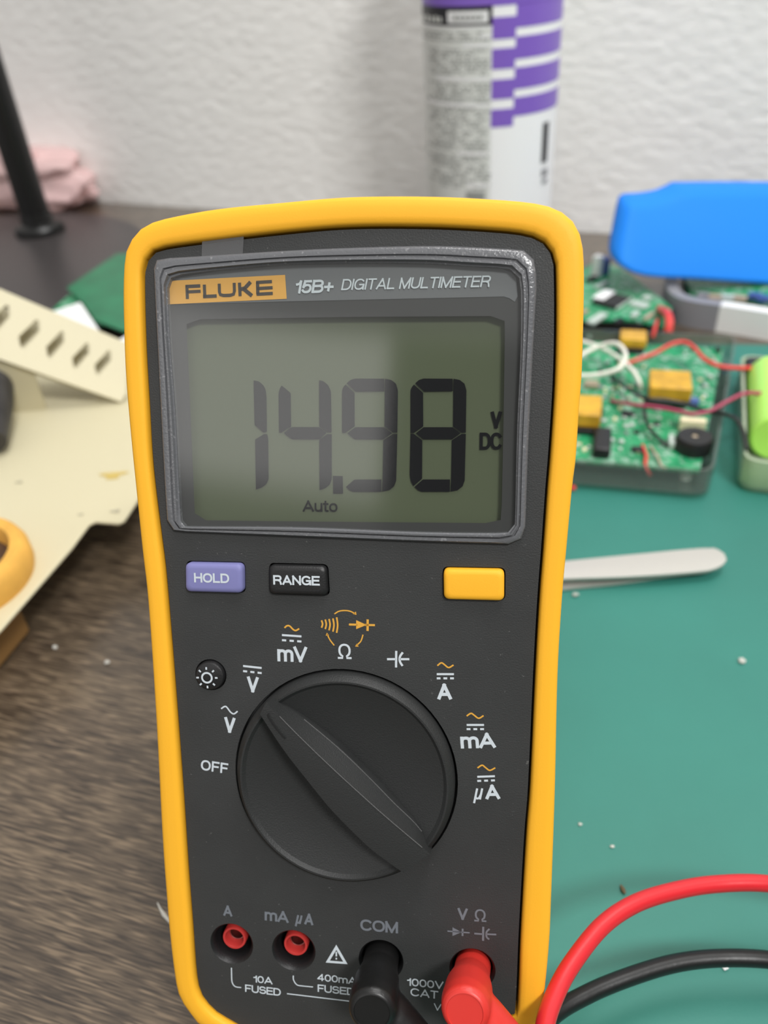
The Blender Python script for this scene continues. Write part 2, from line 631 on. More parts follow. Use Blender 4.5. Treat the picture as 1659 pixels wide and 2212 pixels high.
out_loop += [Vector((a * mm, c * mm, 0)) for a, c in ((-34, -129.5), (-20, -131.2), (-7, -131.5), (8, -131), (20, -128.8), (29, -124), (33, -118))]
out_loop += [mp(x, y, -0.001) for x, y in outer_px_r]
in_loop = [mp(x, y, 0.0006) for x, y in inner_px]
in_loop += [Vector((a * mm, c * mm, 0)) for a, c in ((-32, -126.3), (-20, -127.7), (-7, -128), (8, -127.4), (18, -125.2), (25, -121), (28, -115.5))]
in_loop += [mp(x, y, 0.0006) for x, y in inner_px_r]


def four_part(loop, n):
    """closed loop resampled between its top, left, bottom and right, so two loops correspond"""
    s = spline([Vector((p.x, p.y, 0)) for p in loop], 6, True)
    ks = [0]
    N = len(s)
    bottom = min(range(N), key=lambda i: s[i].y - 0.02 * abs(s[i].x + 0.007) * 0)
    left = min((i for i in range(bottom)), key=lambda i: abs(s[i].y + 0.03))
    right = min((i for i in range(bottom, N)), key=lambda i: abs(s[i].y + 0.03))
    bottom = min((i for i in range(left, right)), key=lambda i: abs(s[i].x + 0.007) + (1 if s[i].y > -0.1 else 0))
    out = []
    for a, c in ((0, left), (left, bottom), (bottom, right), (right, N)):
        seg = [s[i % N] for i in range(a, c + 1)]
        out += resample(seg, n + 1)[:-1]
    return out


NL = 48
OL, IL = four_part(out_loop, NL), four_part(in_loop, NL)


def mix(t, h, grow=0.0):
    r = []
    n = len(OL)
    for i in range(n):
        p = IL[i].lerp(OL[i], t)
        r.append(Vector((p.x, p.y, h)))
    return r


def inset(loop, d, h):
    n = len(loop)
    r = []
    for i in range(n):
        t = (loop[(i + 1) % n] - loop[i - 1]).normalized()
        nn = Vector((-t.y, t.x, 0))
        r.append(Vector((loop[i].x + nn.x * d, loop[i].y + nn.y * d, h)))
    return r


# which way is inwards
_c = sum(IL, Vector()) / len(IL)
SGN = 1 if (inset(IL, 0.001, 0)[0] - _c).length < (IL[0] - _c).length else -1

b = MB()
prof = [(0.0, -5), (0.0, 0.1), (0.04, 0.75), (0.12, 1.12), (0.3, 1.28), (0.6, 1.28), (0.82, 1.12), (0.93, 0.75), (0.985, 0.05), (1.0, -1.4), (1.0, -7), (0.985, -22)]
loops = [mix(t, h * mm) for t, h in prof]
cx_, cy_ = _c.x, _c.y
for sc, h in ((0.985, -33), (0.96, -39), (0.92, -42.5), (0.86, -44)):
    loops.append([Vector((cx_ + (p.x - cx_) * sc, cy_ + (p.y - cy_) * (1 - (1 - sc) * 0.6), h * mm)) for p in OL])
b.loft(loops, False, True)
mbuild(b, 'holster', M['yellow'], angle=50)['label'] = 'yellow rubber rim'


# grey face with real openings
def circle(c, r, n=48, h=0.0):
    return [Vector((c.x + r * math.cos(2 * math.pi * i / n), c.y + r * math.sin(2 * math.pi * i / n), h)) for i in range(n)]


def rrect(c0, c1, c2, c3, r, n=6):
    """rounded quad from four corners in order"""
    q = [Vector((p.x, p.y, 0)) for p in (c0, c1, c2, c3)]
    out = []
    for i in range(4):
        p, a, d = q[i], q[i - 1], q[(i + 1) % 4]
        u, w = (a - p).normalized(), (d - p).normalized()
        s, e = p + u * r, p + w * r
        for k in range(n + 1):
            t = k / n
            out.append(s * (1 - t) ** 2 + p * 2 * t * (1 - t) + e * t * t)
    return out


def at_h(loop, h):
    return [Vector((p.x, p.y, h)) for p in loop]


KC, KR = Vector((-0.0091, -0.0598, 0)), 0.0245
hold = rrect(mp(402, 1211), mp(530, 1213.5), mp(531, 1281), mp(403, 1277.5), 0.0013)
rang = rrect(mp(581, 1215.5), mp(709, 1218.5), mp(713, 1287), mp(582, 1283), 0.0013)
yelb = rrect(mp(956, 1223.5), mp(1092, 1226), mp(1091.5, 1297.5), mp(957, 1294), 0.0013)
litc = mp(455.5, 1457.5)
JACK = [mp(500.5, 2038.6), mp(634.4, 2053), mp(823, 2074.6), mp(1020.4, 2093.7)]
lens_out_px = [(334, 579), (336, 566), (344, 560), (358, 558), (436, 553.5), (600, 543), (760, 535.5), (936, 531.5), (1077, 537), (1130, 541), (1146, 548), (1153, 560),
               (1160, 605), (1158.6, 640), (1151.5, 762.7), (1141, 974), (1135.5, 1130), (1133, 1150), (1124, 1166), (1105, 1174), (1080, 1174),
               (900, 1168.5), (640, 1158), (440, 1149), (385, 1146), (370, 1138), (362.5, 1122), (361, 1100), (353.4, 974), (342.9, 762.6)]
lens_in_px = [(360.5, 622), (361.5, 608), (368, 600), (384, 593), (471, 582.5), (612, 570.5), (765, 567), (920, 568), (1008, 573.5), (1088, 578), (1108, 584), (1119, 596),
              (1125, 615), (1126, 700), (1124, 780), (1117, 939), (1113, 1115), (1111, 1135), (1106, 1146), (1094, 1151.5), (1060, 1152.5), (900, 1150), (640, 1140),
              (420, 1138.5), (400, 1137), (391, 1128), (388, 1110), (378, 900), (366, 740)]
lens_out = resample(spline([mp(x, y) for x, y in lens_out_px], 6, True), 96, True)
lens_in = resample(spline([mp(x, y, 0.001) for x, y in lens_in_px], 6, True), 96, True)
lens_in = at_h(lens_in, 0)

b = MB()
face = inset(IL, SGN * 0.00055, 0.0)
holes = [at_h(lens_in, 0), circle(KC, KR + 0.0006, 72), hold, rang, yelb, circle(litc, 0.0036, 36)] + [circle(j, 0.0052, 40) for j in JACK]
bm = bmesh.new()


def edge_loop(bm, pts):
    vs = [bm.verts.new(p) for p in pts]
    return [bm.edges.new((vs[i], vs[(i + 1) % len(vs)])) for i in range(len(vs))]


es = []
for lp in [face] + holes:
    es += edge_loop(bm, lp)
bmesh.ops.triangle_fill(bm, use_beauty=True, use_dissolve=False, edges=es, normal=(0, 0, 1))
bm.verts.index_update()
b.add([v.co for v in bm.verts], [[v.index for v in f.verts] for f in bm.faces])
bm.free()
b.loft([face, at_h(inset(face, -SGN * 0.0001, 0), -0.0045)])
for lp in holes[1:6]:
    b.loft([at_h(lp, 0), at_h(lp, -0.004)], False, True)
mbuild(b, 'face_panel', M['grey'], angle=30)['label'] = 'dark grey front face'
# dark floor of the gap round the face
b = MB()
b.loft([mix(0.15, -0.0044), at_h(inset(IL, SGN * 0.003, 0), -0.0044)])
mbuild(b, 'gasket', M['hole'])

# jack wells, red sockets
for i, j in enumerate(JACK):
    b = MB()
    b.lathe(Vector((j.x, j.y, 0)), EZ, [(0.0052, 0), (0.0047, -0.0006), (0.0045, -0.002), (0.0043, -0.009)], 40, False, True)
    mbuild(b, 'jack_well', M['black'])
    b = MB()
    b.lathe(Vector((j.x, j.y, 0)), EZ, [(0.0029, -0.009), (0.0029, -0.0022), (0.00275, -0.0019), (0.0023, -0.0019), (0.00215, -0.0022), (0.00205, -0.0085)], 36, False, True)
    s = mbuild(b, 'socket', M['redjack'] if i != 2 else M['black'])
    b = MB()
    b.lathe(Vector((j.x, j.y, 0)), EZ, [(0.0020, -0.0045), (0.00195, -0.0042), (0.0017, -0.0042), (0.0017, -0.0083)], 30, False, False)
    mbuild(b, 'contact', M['steel'], s)

# buttons
for nm, lp, mt, lab, hh in (('button', hold, 'violet', 'violet button', 1.6), ('button', rang, 'black', 'black button', 1.4), ('button', yelb, 'yellow', 'yellow button', 1.6)):
    n = len(lp)
    c = sum((Vector((p.x, p.y, 0)) for p in lp), Vector()) / n

    def sc(d, h):
        r = []
        for p in lp:
            e = Vector((p.x - c.x, p.y - c.y, 0))
            r.append(Vector((c.x + e.x - math.copysign(min(d, abs(e.x)), e.x), c.y + e.y - math.copysign(min(d, abs(e.y)), e.y), h)))
        return r
    b = MB()
    b.loft([sc(0.00025, -0.004), sc(0.00025, hh * mm * 0.55), sc(0.00045, hh * mm * 0.8), sc(0.0009, hh * mm * 0.97), sc(0.0014, hh * mm)], False, True)
    o = mbuild(b, nm, M[mt], angle=60)
    o['label'] = lab
    if mt == 'violet':
        hold_b = o
    if mt == 'black':
        range_b = o
b = MB()
b.lathe(Vector((litc.x, litc.y, 0)), EZ, [(0.0033, -0.004), (0.0033, 0.0004), (0.0031, 0.0008), (0.0027, 0.001), (0.0, 0.0011)], 40, False, False)
light_b = mbuild(b, 'button', M['black'])
light_b['label'] = 'round black backlight button'

# ---- rotary knob
b = MB()
R_ = KR
prof = [(R_, -0.004), (R_, 0.0006), (R_ - 0.0004, 0.0016), (R_ - 0.0013, 0.0026), (R_ - 0.0017, 0.0026), (R_ - 0.0024, 0.0019), (R_ * 0.7, 0.0004), (R_ * 0.4, -0.0006), (0.0, -0.0010)]
b.lathe(Vector((KC.x, KC.y, 0)), EZ, prof, 120, False, False)
knob = mbuild(b, 'rotary_knob', M['knob'], angle=25)


def zk(x, y):
    return (500 + x / 3.318, 1420 + y / 3.318)


def pline(pts, h, n=24):
    return resample(spline([mp(*zk(x, y), h) for x, y in pts], 6), n)


HB = 0.0058
lo = pline([(203, 405), (290, 540), (400, 700), (550, 890), (700, 1075), (850, 1232), (1000, 1375), (1120, 1465), (1232, 1545)], HB)
md = pline([(250, 320), (400, 480), (600, 678), (750, 820), (900, 958), (1080, 1120), (1250, 1265), (1340, 1340), (1420, 1408)], HB)
hi = pline([(318, 285), (450, 380), (600, 500), (750, 625), (900, 765), (1050, 915), (1170, 1040), (1310, 1175), (1400, 1290)], 0.0014)
hi[-1] = mp(*zk(1436, 1372), 0.0012)
n = len(lo)
lo_b = [Vector((p.x - 0.0004, p.y - 0.0004, -0.0008)) for p in lo]
hi_b = [Vector((p.x, p.y, -0.0012)) for p in hi]
rows = []
for i in range(n):
    e = 1.0
    if i < 4:
        e = (0.52, 0.72, 0.87, 0.96)[i]
    cen = (lo[i] + md[i]) / 2
    bow = (md[i] - lo[i]).length * 0.03
    l2 = lo[i].copy()
    m2 = md[i].copy()
    top = (l2 + m2) / 2 + Vector((0, 0, bow))
    h2 = m2.lerp(hi[i], 0.08) - Vector((0, 0, 0.0001))
    h3 = hi[i] + (m2 - hi[i]) * 0.06
    rows.append([lo_b[i], l2 - Vector((0.0001, 0.0001, 0.0006)), l2, top, m2, h2, h3, hi[i], hi_b[i]])
vs = [p for r in rows for p in r]
k = len(rows[0])
fs = [[i * k + j, i * k + j + 1, (i + 1) * k + j + 1, (i + 1) * k + j] for i in range(n - 1) for j in range(k - 1)]
fs.append(list(range(k)))
fs.append([(n - 1) * k + j for j in range(k)][::-1])
b = MB()
b.add(vs, fs)
grip = mbuild(b, 'grip_bar', M['knob'], knob, angle=28)

INK_T = 0.00004


def ribbon(b, pts, w, h, mi=0, closed=False):
    pts = [Vector((p.x, p.y, 0)) for p in pts]
    n = len(pts)
    L, Rr = [], []
    for i in range(n):
        if closed:
            t = pts[(i + 1) % n] - pts[i - 1]
        else:
            t = pts[min(i + 1, n - 1)] - pts[max(i - 1, 0)]
        t.normalize()
        s = Vector((-t.y, t.x, 0)) * (w / 2)
        L.append(Vector((pts[i].x + s.x, pts[i].y + s.y, h)))
        Rr.append(Vector((pts[i].x - s.x, pts[i].y - s.y, h)))
    m = n if closed else n - 1
    b.add(L + Rr, [[i, (i + 1) % n, n + (i + 1) % n, n + i] for i in range(m)], mi)


def pxribbon(b, pts, wpx, mi=0, h=INK_T, smooth=0):
    p = [mp(x, y, h) for x, y in pts]
    if smooth:
        p = spline(p, smooth)
    ribbon(b, p, wpx * 0.0001, h, mi)


def pxpoly(b, pts, mi=0, h=INK_T):
    p = [mp(x, y, h) for x, y in pts]
    tris = tessellate_polygon([p])
    b.add(p, [list(t) for t in tris], mi)


def _arc(cx, cy, rx, ry, a0, a1, n=14, e=2.25):
    out = []
    for i in range(n + 1):
        a = math.radians(a0 + (a1 - a0) * i / n)
        c, q = math.cos(a), math.sin(a)
        out.append((cx + rx * math.copysign(abs(c) ** (2 / e), c), cy + ry * math.copysign(abs(q) ** (2 / e), q)))
    return out


# plain grotesque capitals drawn stroke by stroke: width, strokes in a box of that width and of height 1
GLYPH = {
    'A': (0.9, [[(0, 0), (0.45, 1)], [(0.9, 0), (0.45, 1)], [(0.16, 0.28), (0.74, 0.28)]]),
    'B': (0.8, [[(0, 0), (0, 1)], [(0, 1), (0.45, 1)] + _arc(0.45, 0.765, 0.31, 0.235, 90, -90) + [(0, 0.53)], [(0, 0.53), (0.48, 0.53)] + _arc(0.48, 0.265, 0.32, 0.265, 90, -90) + [(0, 0)]]),
    'C': (0.88, [_arc(0.46, 0.5, 0.46, 0.5, 42, 318, 26)]),
    'D': (0.84, [[(0, 0), (0, 1)], [(0, 1), (0.36, 1)] + _arc(0.36, 0.5, 0.48, 0.5, 90, -90, 20) + [(0, 0)]]),
    'E': (0.72, [[(0, 0), (0, 1)], [(0, 1), (0.72, 1)], [(0, 0.52), (0.66, 0.52)], [(0, 0), (0.72, 0)]]),
    'F': (0.68, [[(0, 0), (0, 1)], [(0, 1), (0.68, 1)], [(0, 0.5), (0.6, 0.5)]]),
    'G': (0.92, [_arc(0.46, 0.5, 0.46, 0.5, 42, 340, 26), [(0.92, 0), (0.92, 0.47)], [(0.92, 0.46), (0.52, 0.46)]]),
    'H': (0.8, [[(0, 0), (0, 1)], [(0.8, 0), (0.8, 1)], [(0, 0.52), (0.8, 0.52)]]),
    'I': (0.001, [[(0, 0), (0, 1)]]),
    'L': (0.64, [[(0, 0), (0, 1)], [(0, 0), (0.64, 0)]]),
    'M': (0.95, [[(0, 0), (0, 1)], [(0.95, 0), (0.95, 1)], [(0, 1), (0.475, 0)], [(0.95, 1), (0.475, 0)]]),
    'N': (0.8, [[(0, 0), (0, 1)], [(0.8, 0), (0.8, 1)], [(0, 1), (0.8, 0)]]),
    'O': (0.94, [_arc(0.47, 0.5, 0.47, 0.5, 0, 360, 32)]),
    'R': (0.8, [[(0, 0), (0, 1)], [(0, 1), (0.48, 1)] + _arc(0.48, 0.74, 0.3, 0.26, 90, -90) + [(0, 0.48)], [(0.42, 0.48), (0.68, 0.38), (0.75, 0.2), (0.8, 0)]]),
    'S': (0.78, [_arc(0.38, 0.74, 0.35, 0.26, 25, 250, 16) + _arc(0.4, 0.27, 0.38, 0.27, 80, -155, 16)]),
    'T': (0.74, [[(0.37, 0), (0.37, 1)], [(0, 1), (0.74, 1)]]),
    'U': (0.8, [[(0, 1)] + _arc(0.4, 0.36, 0.4, 0.36, 180, 360, 16) + [(0.8, 1)]]),
    'V': (0.84, [[(0, 1), (0.42, 0)], [(0.84, 1), (0.42, 0)]]),
    'm': (1.04, [[(0, 0), (0, 0.74)], [(0, 0.4)] + _arc(0.26, 0.46, 0.26, 0.28, 170, 0) + [(0.52, 0)], [(0.52, 0.4)] + _arc(0.78, 0.46, 0.26, 0.28, 170, 0) + [(1.04, 0)]]),
    'µ': (0.66, [[(0, 0.74), (0, -0.3)], [(0, 0.3)] + _arc(0.3, 0.28, 0.3, 0.28, 180, 330) + [(0.66, 0.35)], [(0.66, 0.74), (0.66, 0)]]),
    'u': (0.58, [[(0, 0.74)] + _arc(0.28, 0.28, 0.28, 0.28, 180, 330) + [(0.58, 0.35)], [(0.58, 0.74), (0.58, 0)]]),
    't': (0.34, [[(0.14, 0.98)] + _arc(0.3, 0.16, 0.16, 0.16, 180, 270) + [(0.34, 0)], [(0, 0.74), (0.34, 0.74)]]),
    'o': (0.62, [_arc(0.31, 0.37, 0.31, 0.37, 0, 360, 28)]),
    'Ω': (0.96, [[(0, 0), (0.3, 0)] + _arc(0.48, 0.56, 0.42, 0.44, 246, -66, 30) + [(0.66, 0), (0.96, 0)]]),
    '0': (0.66, [_arc(0.33, 0.5, 0.33, 0.5, 0, 360, 30)]),
    '1': (0.3, [[(0.3, 0), (0.3, 1)], [(0, 0.74), (0.2, 0.78), (0.29, 0.98)]]),
    '4': (0.72, [[(0.54, 0), (0.54, 1)], [(0.54, 1), (0, 0.28)], [(0, 0.25), (0.72, 0.25)]]),
    '5': (0.68, [[(0.62, 1), (0.14, 1)], [(0.13, 1), (0.06, 0.48)], [(0.06, 0.52), (0.2, 0.62)] + _arc(0.34, 0.33, 0.34, 0.33, 92, -150, 18)]),
    '+': (0.62, [[(0.31, 0.1), (0.31, 0.72)], [(0, 0.41), (0.62, 0.41)]]),
}


def text(b, s, p0, p1, cap, mi=0, h=INK_T, bold=0.0, shear=0.0, capunit=None, gap=0.24):
    """one line of lettering between two baseline points, capitals cap photo pixels high"""
    a, c = mp(p0[0], p0[1], h), mp(p1[0], p1[1], h)
    mid = ((p0[0] + p1[0]) / 2, (p0[1] + p1[1]) / 2)
    ch = (mp(mid[0], mid[1] - cap, h) - mp(mid[0], mid[1], h)).length
    u = (c - a).normalized()
    w = Vector((-u.y, u.x, 0))
    sw = ch * (0.135 + 2.4 * max(bold, 0))
    W = (c - a).length - sw - shear * ch * 0.8
    units = 0.0
    for i, g in enumerate(s):
        units += 0.42 if g == ' ' else GLYPH[g][0]
        if i < len(s) - 1:
            units += gap if g != ' ' else 0
    kx = W / max(units, 1e-6) if units > 0.01 else 1.0
    x = 0.0
    hs = ch - sw
    lift = 0.0
    for g in s:
        if g == ' ':
            x += 0.42
            continue
        gw, strokes = GLYPH[g]
        for st_ in strokes:
            lift += 0.000003           # overlapping strokes never share a plane
            P = []
            for gx_, gy_ in st_:
                yy = sw / 2 + gy_ * hs
                xx = sw / 2 + (x + gx_) * kx + shear * yy
                P.append(a + u * xx + w * yy)
            # close the outer corners of straight strokes
            if len(P) == 2 or (P[0] - P[-1]).length > sw:
                P[0] = P[0] + (P[0] - P[1]).normalized() * sw * 0.5
                P[-1] = P[-1] + (P[-1] - P[-2]).normalized() * sw * 0.5
                ribbon(b, P, sw, h + lift, mi)
            else:
                ribbon(b, P[:-1], sw, h + lift, mi, closed=True)
        x += gw + gap


def dcbar(b, p0, p1, dy, mi=0):
    pxribbon(b, [p0, p1], 4.6, mi)
    for t0, t1 in ((0, 0.22), (0.39, 0.61), (0.78, 1)):
        pxribbon(b, [(p0[0] + (p1[0] - p0[0]) * t, p0[1] + dy + (p1[1] - p0[1]) * t) for t in (t0, t1)], 4.6, mi)


b = MB()
ribbon(b, spline([mp(*zk(x, y), HB + 0.00035) for x, y in ((268, 402), (262, 418), (300, 480), (350, 545), (388, 584))], 6), 0.0003, HB + 0.0004)
mbuild(b, 'pointer_mark', M['hole'], knob, smooth=False)
for nm_, ln_, dz_ in (('edge_highlight', md[2:-1], 0.00002), ('edge_highlight', [rows[i][6] for i in range(4, n - 1)], 0.00002)):  # thin paler tubes, edge highlights put into the colour of the grip
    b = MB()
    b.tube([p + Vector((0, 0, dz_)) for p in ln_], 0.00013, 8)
    mbuild(b, nm_, M['highlight'], knob)['label'] = 'paler painted highlight along the ridge'
INKS = [M['ink'], M['inkorange'], M['inkdim']]


def marking(b, label=None, parent=None, mats=None):
    o = mbuild(b, 'marking', mats or INKS, parent, smooth=False)
    if label:
        o['label'] = label
    return o


BO = 0.022
b = MB()
text(b, 'OFF', (433.5, 1663), (492.1, 1671.7), 22.5, bold=0.016, gap=0.34)
marking(b, 'white OFF marking')
b = MB()
pxribbon(b, [(477.6, 1531), (484.9, 1526.3), (489.7, 1527.5), (498.1, 1538.3), (505.4, 1542), (513.3, 1536.4)], 3.4, smooth=6)
text(b, 'V', (484.2, 1581.5), (507.8, 1584), 33, bold=BO)
marking(b, 'white AC volts marking')
b = MB()
dcbar(b, (525.1, 1438.6), (565.2, 1443), 11)
text(b, 'V', (533.6, 1494.5), (558.4, 1496.5), 33.5, bold=BO)
marking(b, 'white DC volts marking')
b = MB()
pxribbon(b, [(614.4, 1356.3), (620, 1351.8), (626, 1352.5), (633, 1359.5), (639, 1362), (646.4, 1358)], 3.6, 1, smooth=6)
dcbar(b, (609, 1371.8), (651.2, 1374.8), 11)
text(b, 'mV', (599.4, 1428.5), (664, 1431), 33.5, bold=BO)
marking(b, 'millivolts marking')
b = MB()
for x, y0, y1 in ((694.6, 1340, 1356), (702.6, 1338.2, 1359), (710.8, 1337, 1361.6), (719.2, 1335.8, 1364.5), (727.2, 1333.4, 1367)):
    pxribbon(b, [(x, y0), (x + 2.2, (y0 + y1) / 2), (x, y1)], 3.6, 1, smooth=5)
pxribbon(b, [(722.4, 1326.2), (732, 1320.5), (744, 1318.8), (756, 1320.3), (767, 1325.5)], 2.8, 1, smooth=5)
pxpoly(b, [(770, 1328.5), (762, 1326), (769, 1321)], 1)
pxribbon(b, [(706.7, 1370), (712.7, 1382), (722, 1394.2)], 2.8, 1, smooth=5)
pxpoly(b, [(706.3, 1366.5), (703.5, 1373), (711, 1373)], 1)
pxribbon(b, [(784.2, 1371), (779.5, 1384.9), (770.5, 1394)], 2.8, 1, smooth=5)
pxpoly(b, [(767, 1396.5), (770.5, 1390.5), (775, 1397)], 1)
pxribbon(b, [(753.7, 1349), (772, 1349.4)], 4.6, 1)
pxribbon(b, [(788, 1349.9), (810, 1350.4)], 4.6, 1)
pxpoly(b, [(769.4, 1339.6), (769.4, 1359), (792, 1350)], 1)
pxribbon(b, [(794.2, 1338), (794, 1363)], 5, 1)
text(b, 'Ω', (729.9, 1423.3), (759.6, 1423.9), 33, capunit=0.73)
marking(b, 'orange continuity and diode marking over an ohm sign')


def capsym(b, dx, dy, s, mi, w):
    def T(p):
        return [((x - 860) * s + 860 + dx, (y - 1424) * s + 1424 + dy) for x, y in p]
    pxribbon(b, T([(836, 1423.9), (855, 1423.9)]), w, mi)
    pxribbon(b, T([(855.9, 1406), (855.5, 1441.9)]), w, mi)
    pxribbon(b, T([(870.2, 1409.3), (864.8, 1416.7), (863.2, 1423.9), (864.9, 1431.3), (869.7, 1438.5)]), w, mi, smooth=4)
    pxribbon(b, T([(863.5, 1423.9), (884.2, 1423.9)]), w, mi)


b = MB()
capsym(b, 0, 0, 1, 0, 4.8)
marking(b, 'white capacitor marking')
for tl, bar, tx, lab in (
        ([(944.7, 1437.9), (953.2, 1431.8), (959.8, 1435.5), (969, 1442), (979.7, 1436.5)], ((943.4, 1456.3), (980.5, 1456.3)), ('A', (945.3, 1510.9), (976.3, 1510.9), 34), 'amps marking'),
        ([(1008, 1546.7), (1017.4, 1541), (1024.8, 1545.4), (1034.1, 1551.5), (1044.7, 1545.8)], ((1008, 1566), (1045.5, 1566)), ('mA', (995.6, 1617), (1071.2, 1615.2), 32.4), 'milliamps marking'),
        ([(1031.5, 1658.9), (1041.3, 1653), (1048.7, 1658), (1058, 1664), (1070, 1658.6)], ((1031, 1678), (1069, 1676.7)), ('A', (1049.2, 1726.5), (1080.5, 1726), 31), 'microamps marking')):
    b = MB()
    pxribbon(b, tl, 3.4, 1, smooth=6)
    dcbar(b, bar[0], bar[1], 9)
    text(b, *tx, bold=0.03)
    if lab.startswith('micro'):
        text(b, 'µ', (1023.5, 1727), (1045.5, 1727), 31, shear=0.25)
    marking(b, lab)
# sun icon
b = MB()
sc_ = mp(447, 1464, 0.00115)
ribbon(b, circle(sc_, 0.00112, 28), 0.00042, 0.00118, closed=True)
for k_ in range(8):
    a_ = k_ * math.pi / 4 + 0.03
    d_ = Vector((math.cos(a_), math.sin(a_), 0))
    ribbon(b, [sc_ + d_ * 0.00185, sc_ + d_ * 0.00245], 0.00038, 0.00118)
o = mbuild(b, 'marking', INKS, light_b, smooth=False)
o['label'] = 'white sun icon'
b = MB()
text(b, 'HOLD', (419.5, 1258), (495.5, 1259.8), 20.5, h=0.00165, bold=0.026, gap=0.3)
marking(b, 'pale HOLD lettering', hold_b)
b = MB()
text(b, 'RANGE', (590.4, 1262.7), (691, 1265), 20.5, h=0.00145, bold=0.026, gap=0.28)
marking(b, 'pale RANGE lettering', range_b)
# jack lettering
b = MB()
text(b, 'A', (482.5, 1977.8), (501.8, 1979.8), 22.5, 2, bold=BO)
marking(b, 'dim A over a jack')
b = MB()
text(b, 'mA', (571.7, 1988), (623.5, 1993.6), 24, 2, bold=BO)
text(b, 'µ', (638, 1994.8), (653.7, 1996.5), 24, 2, shear=0.2, bold=0.01)
text(b, 'A', (657.3, 1996.4), (676.6, 1998.9), 24, 2, bold=BO)
marking(b, 'dim milliamp and microamp lettering over a jack')
b = MB()
text(b, 'COM', (778.4, 2009.7), (859.9, 2016.3), 24.5, 2, bold=BO)
marking(b, 'dim COM lettering over a jack')
b = MB()
text(b, 'V', (988.4, 1986.2), (1010.3, 1987.8), 25, 2, bold=BO)
text(b, 'Ω', (1024.5, 1990.3), (1050.5, 1991.9), 27, 2, capunit=0.73)
pxribbon(b, [(966.5, 2011.3), (1014.4, 2015)], 3.4, 2)
pxpoly(b, [(977.4, 2003), (977.4, 2022), (997, 2013.6)], 2)
pxribbon(b, [(999.4, 2006), (999.0, 2022)], 4, 2)
pxribbon(b, [(1024.5, 2016.6), (1043, 2017.9)], 4, 2)
pxribbon(b, [(1043.9, 2001.9), (1043.5, 2032.3)], 4.6, 2)
pxribbon(b, [(1057.4, 2006.6), (1051.7, 2012.2), (1050.5, 2018.5), (1051.7, 2024.8), (1056.7, 2029.2)], 4, 2, smooth=4)
pxribbon(b, [(1050.5, 2017.9), (1072, 2018.8)], 4, 2)
marking(b, 'dim volt, ohm, diode and capacitor lettering over a jack')
b = MB()
tri = [mp(726.5, 2040.5), mp(703.5, 2079), mp(751, 2082.6)]
tin = [mp(726.6, 2051.5), mp(712.5, 2074.8), mp(741.5, 2077.2)]
p6 = [Vector((p.x, p.y, INK_T)) for p in tri + tin]
b.add(p6, [[0, 1, 4, 3], [1, 2, 5, 4], [2, 0, 3, 5]])
pxribbon(b, [(726.5, 2056), (726.5, 2066)], 3.6)
pxribbon(b, [(726.5, 2069), (726.5, 2072.6)], 3.6)
marking(b, 'white warning triangle')
b = MB()
pxribbon(b, [(500, 2090.5), (500.3, 2108), (501.5, 2122), (508, 2131), (521, 2133.4)], 2.8, smooth=5)
text(b, '10A', (547.6, 2121.8), (588.6, 2126.4), 15, bold=0.012)
text(b, 'FUSED', (529.5, 2142.3), (606.6, 2151.5), 16, bold=0.012)
pxribbon(b, [(619.9, 2146.5), (745.3, 2161.6), (800, 2168)], 2.8)
marking(b, 'white fuse note for the amp jack')
b = MB()
pxribbon(b, [(633.6, 2107.4), (634.2, 2117), (641.6, 2127.4), (655, 2130), (676.1, 2132)], 2.8, smooth=5)
text(b, '400mA', (685.7, 2118.2), (770, 2126.5), 15, bold=0.012)
text(b, 'FUSED', (686.2, 2142.3), (766, 2150.5), 16, bold=0.012)
marking(b, 'white fuse note for the milliamp jack')
b = MB()
text(b, '1000V', (879.3, 2128.8), (957.7, 2137), 16.5, bold=0.012)
text(b, 'CAT III', (886.5, 2150.8), (968, 2160.5), 17, bold=0.008)
text(b, 'V', (936.7, 2182), (953, 2184), 15)
marking(b, 'white voltage rating lettering')

# ---- display window
b = MB()
NLn = len(lens_out)


def lmix(t, h):
    return [Vector((lens_out[i].x * (1 - t) + lens_in[i].x * t, lens_out[i].y * (1 - t) + lens_in[i].y * t, h)) for i in range(NLn)]


# align starts: both resampled from top-left going the same way
b.loft([lmix(0, 0.0), lmix(0.02, 0.0005), lmix(0.08, 0.0009), lmix(0.2, 0.00115), lmix(0.5, 0.00115), lmix(0.56, 0.0007), lmix(0.64, 0.0007), lmix(0.7, 0.00145), lmix(0.84, 0.0015),
        lmix(0.9, 0.0008), lmix(1.0, 0.0007), lmix(1.0, -0.0012)])
win = mbuild(b, 'window_frame', M['lensframe'], angle=40)
win['label'] = 'raised clear plastic surround of the display'
b = MB()
b.add(at_h(lens_in, 0.0006), [list(range(NLn))])
mbuild(b, 'window_pane', M['pane'], smooth=False)

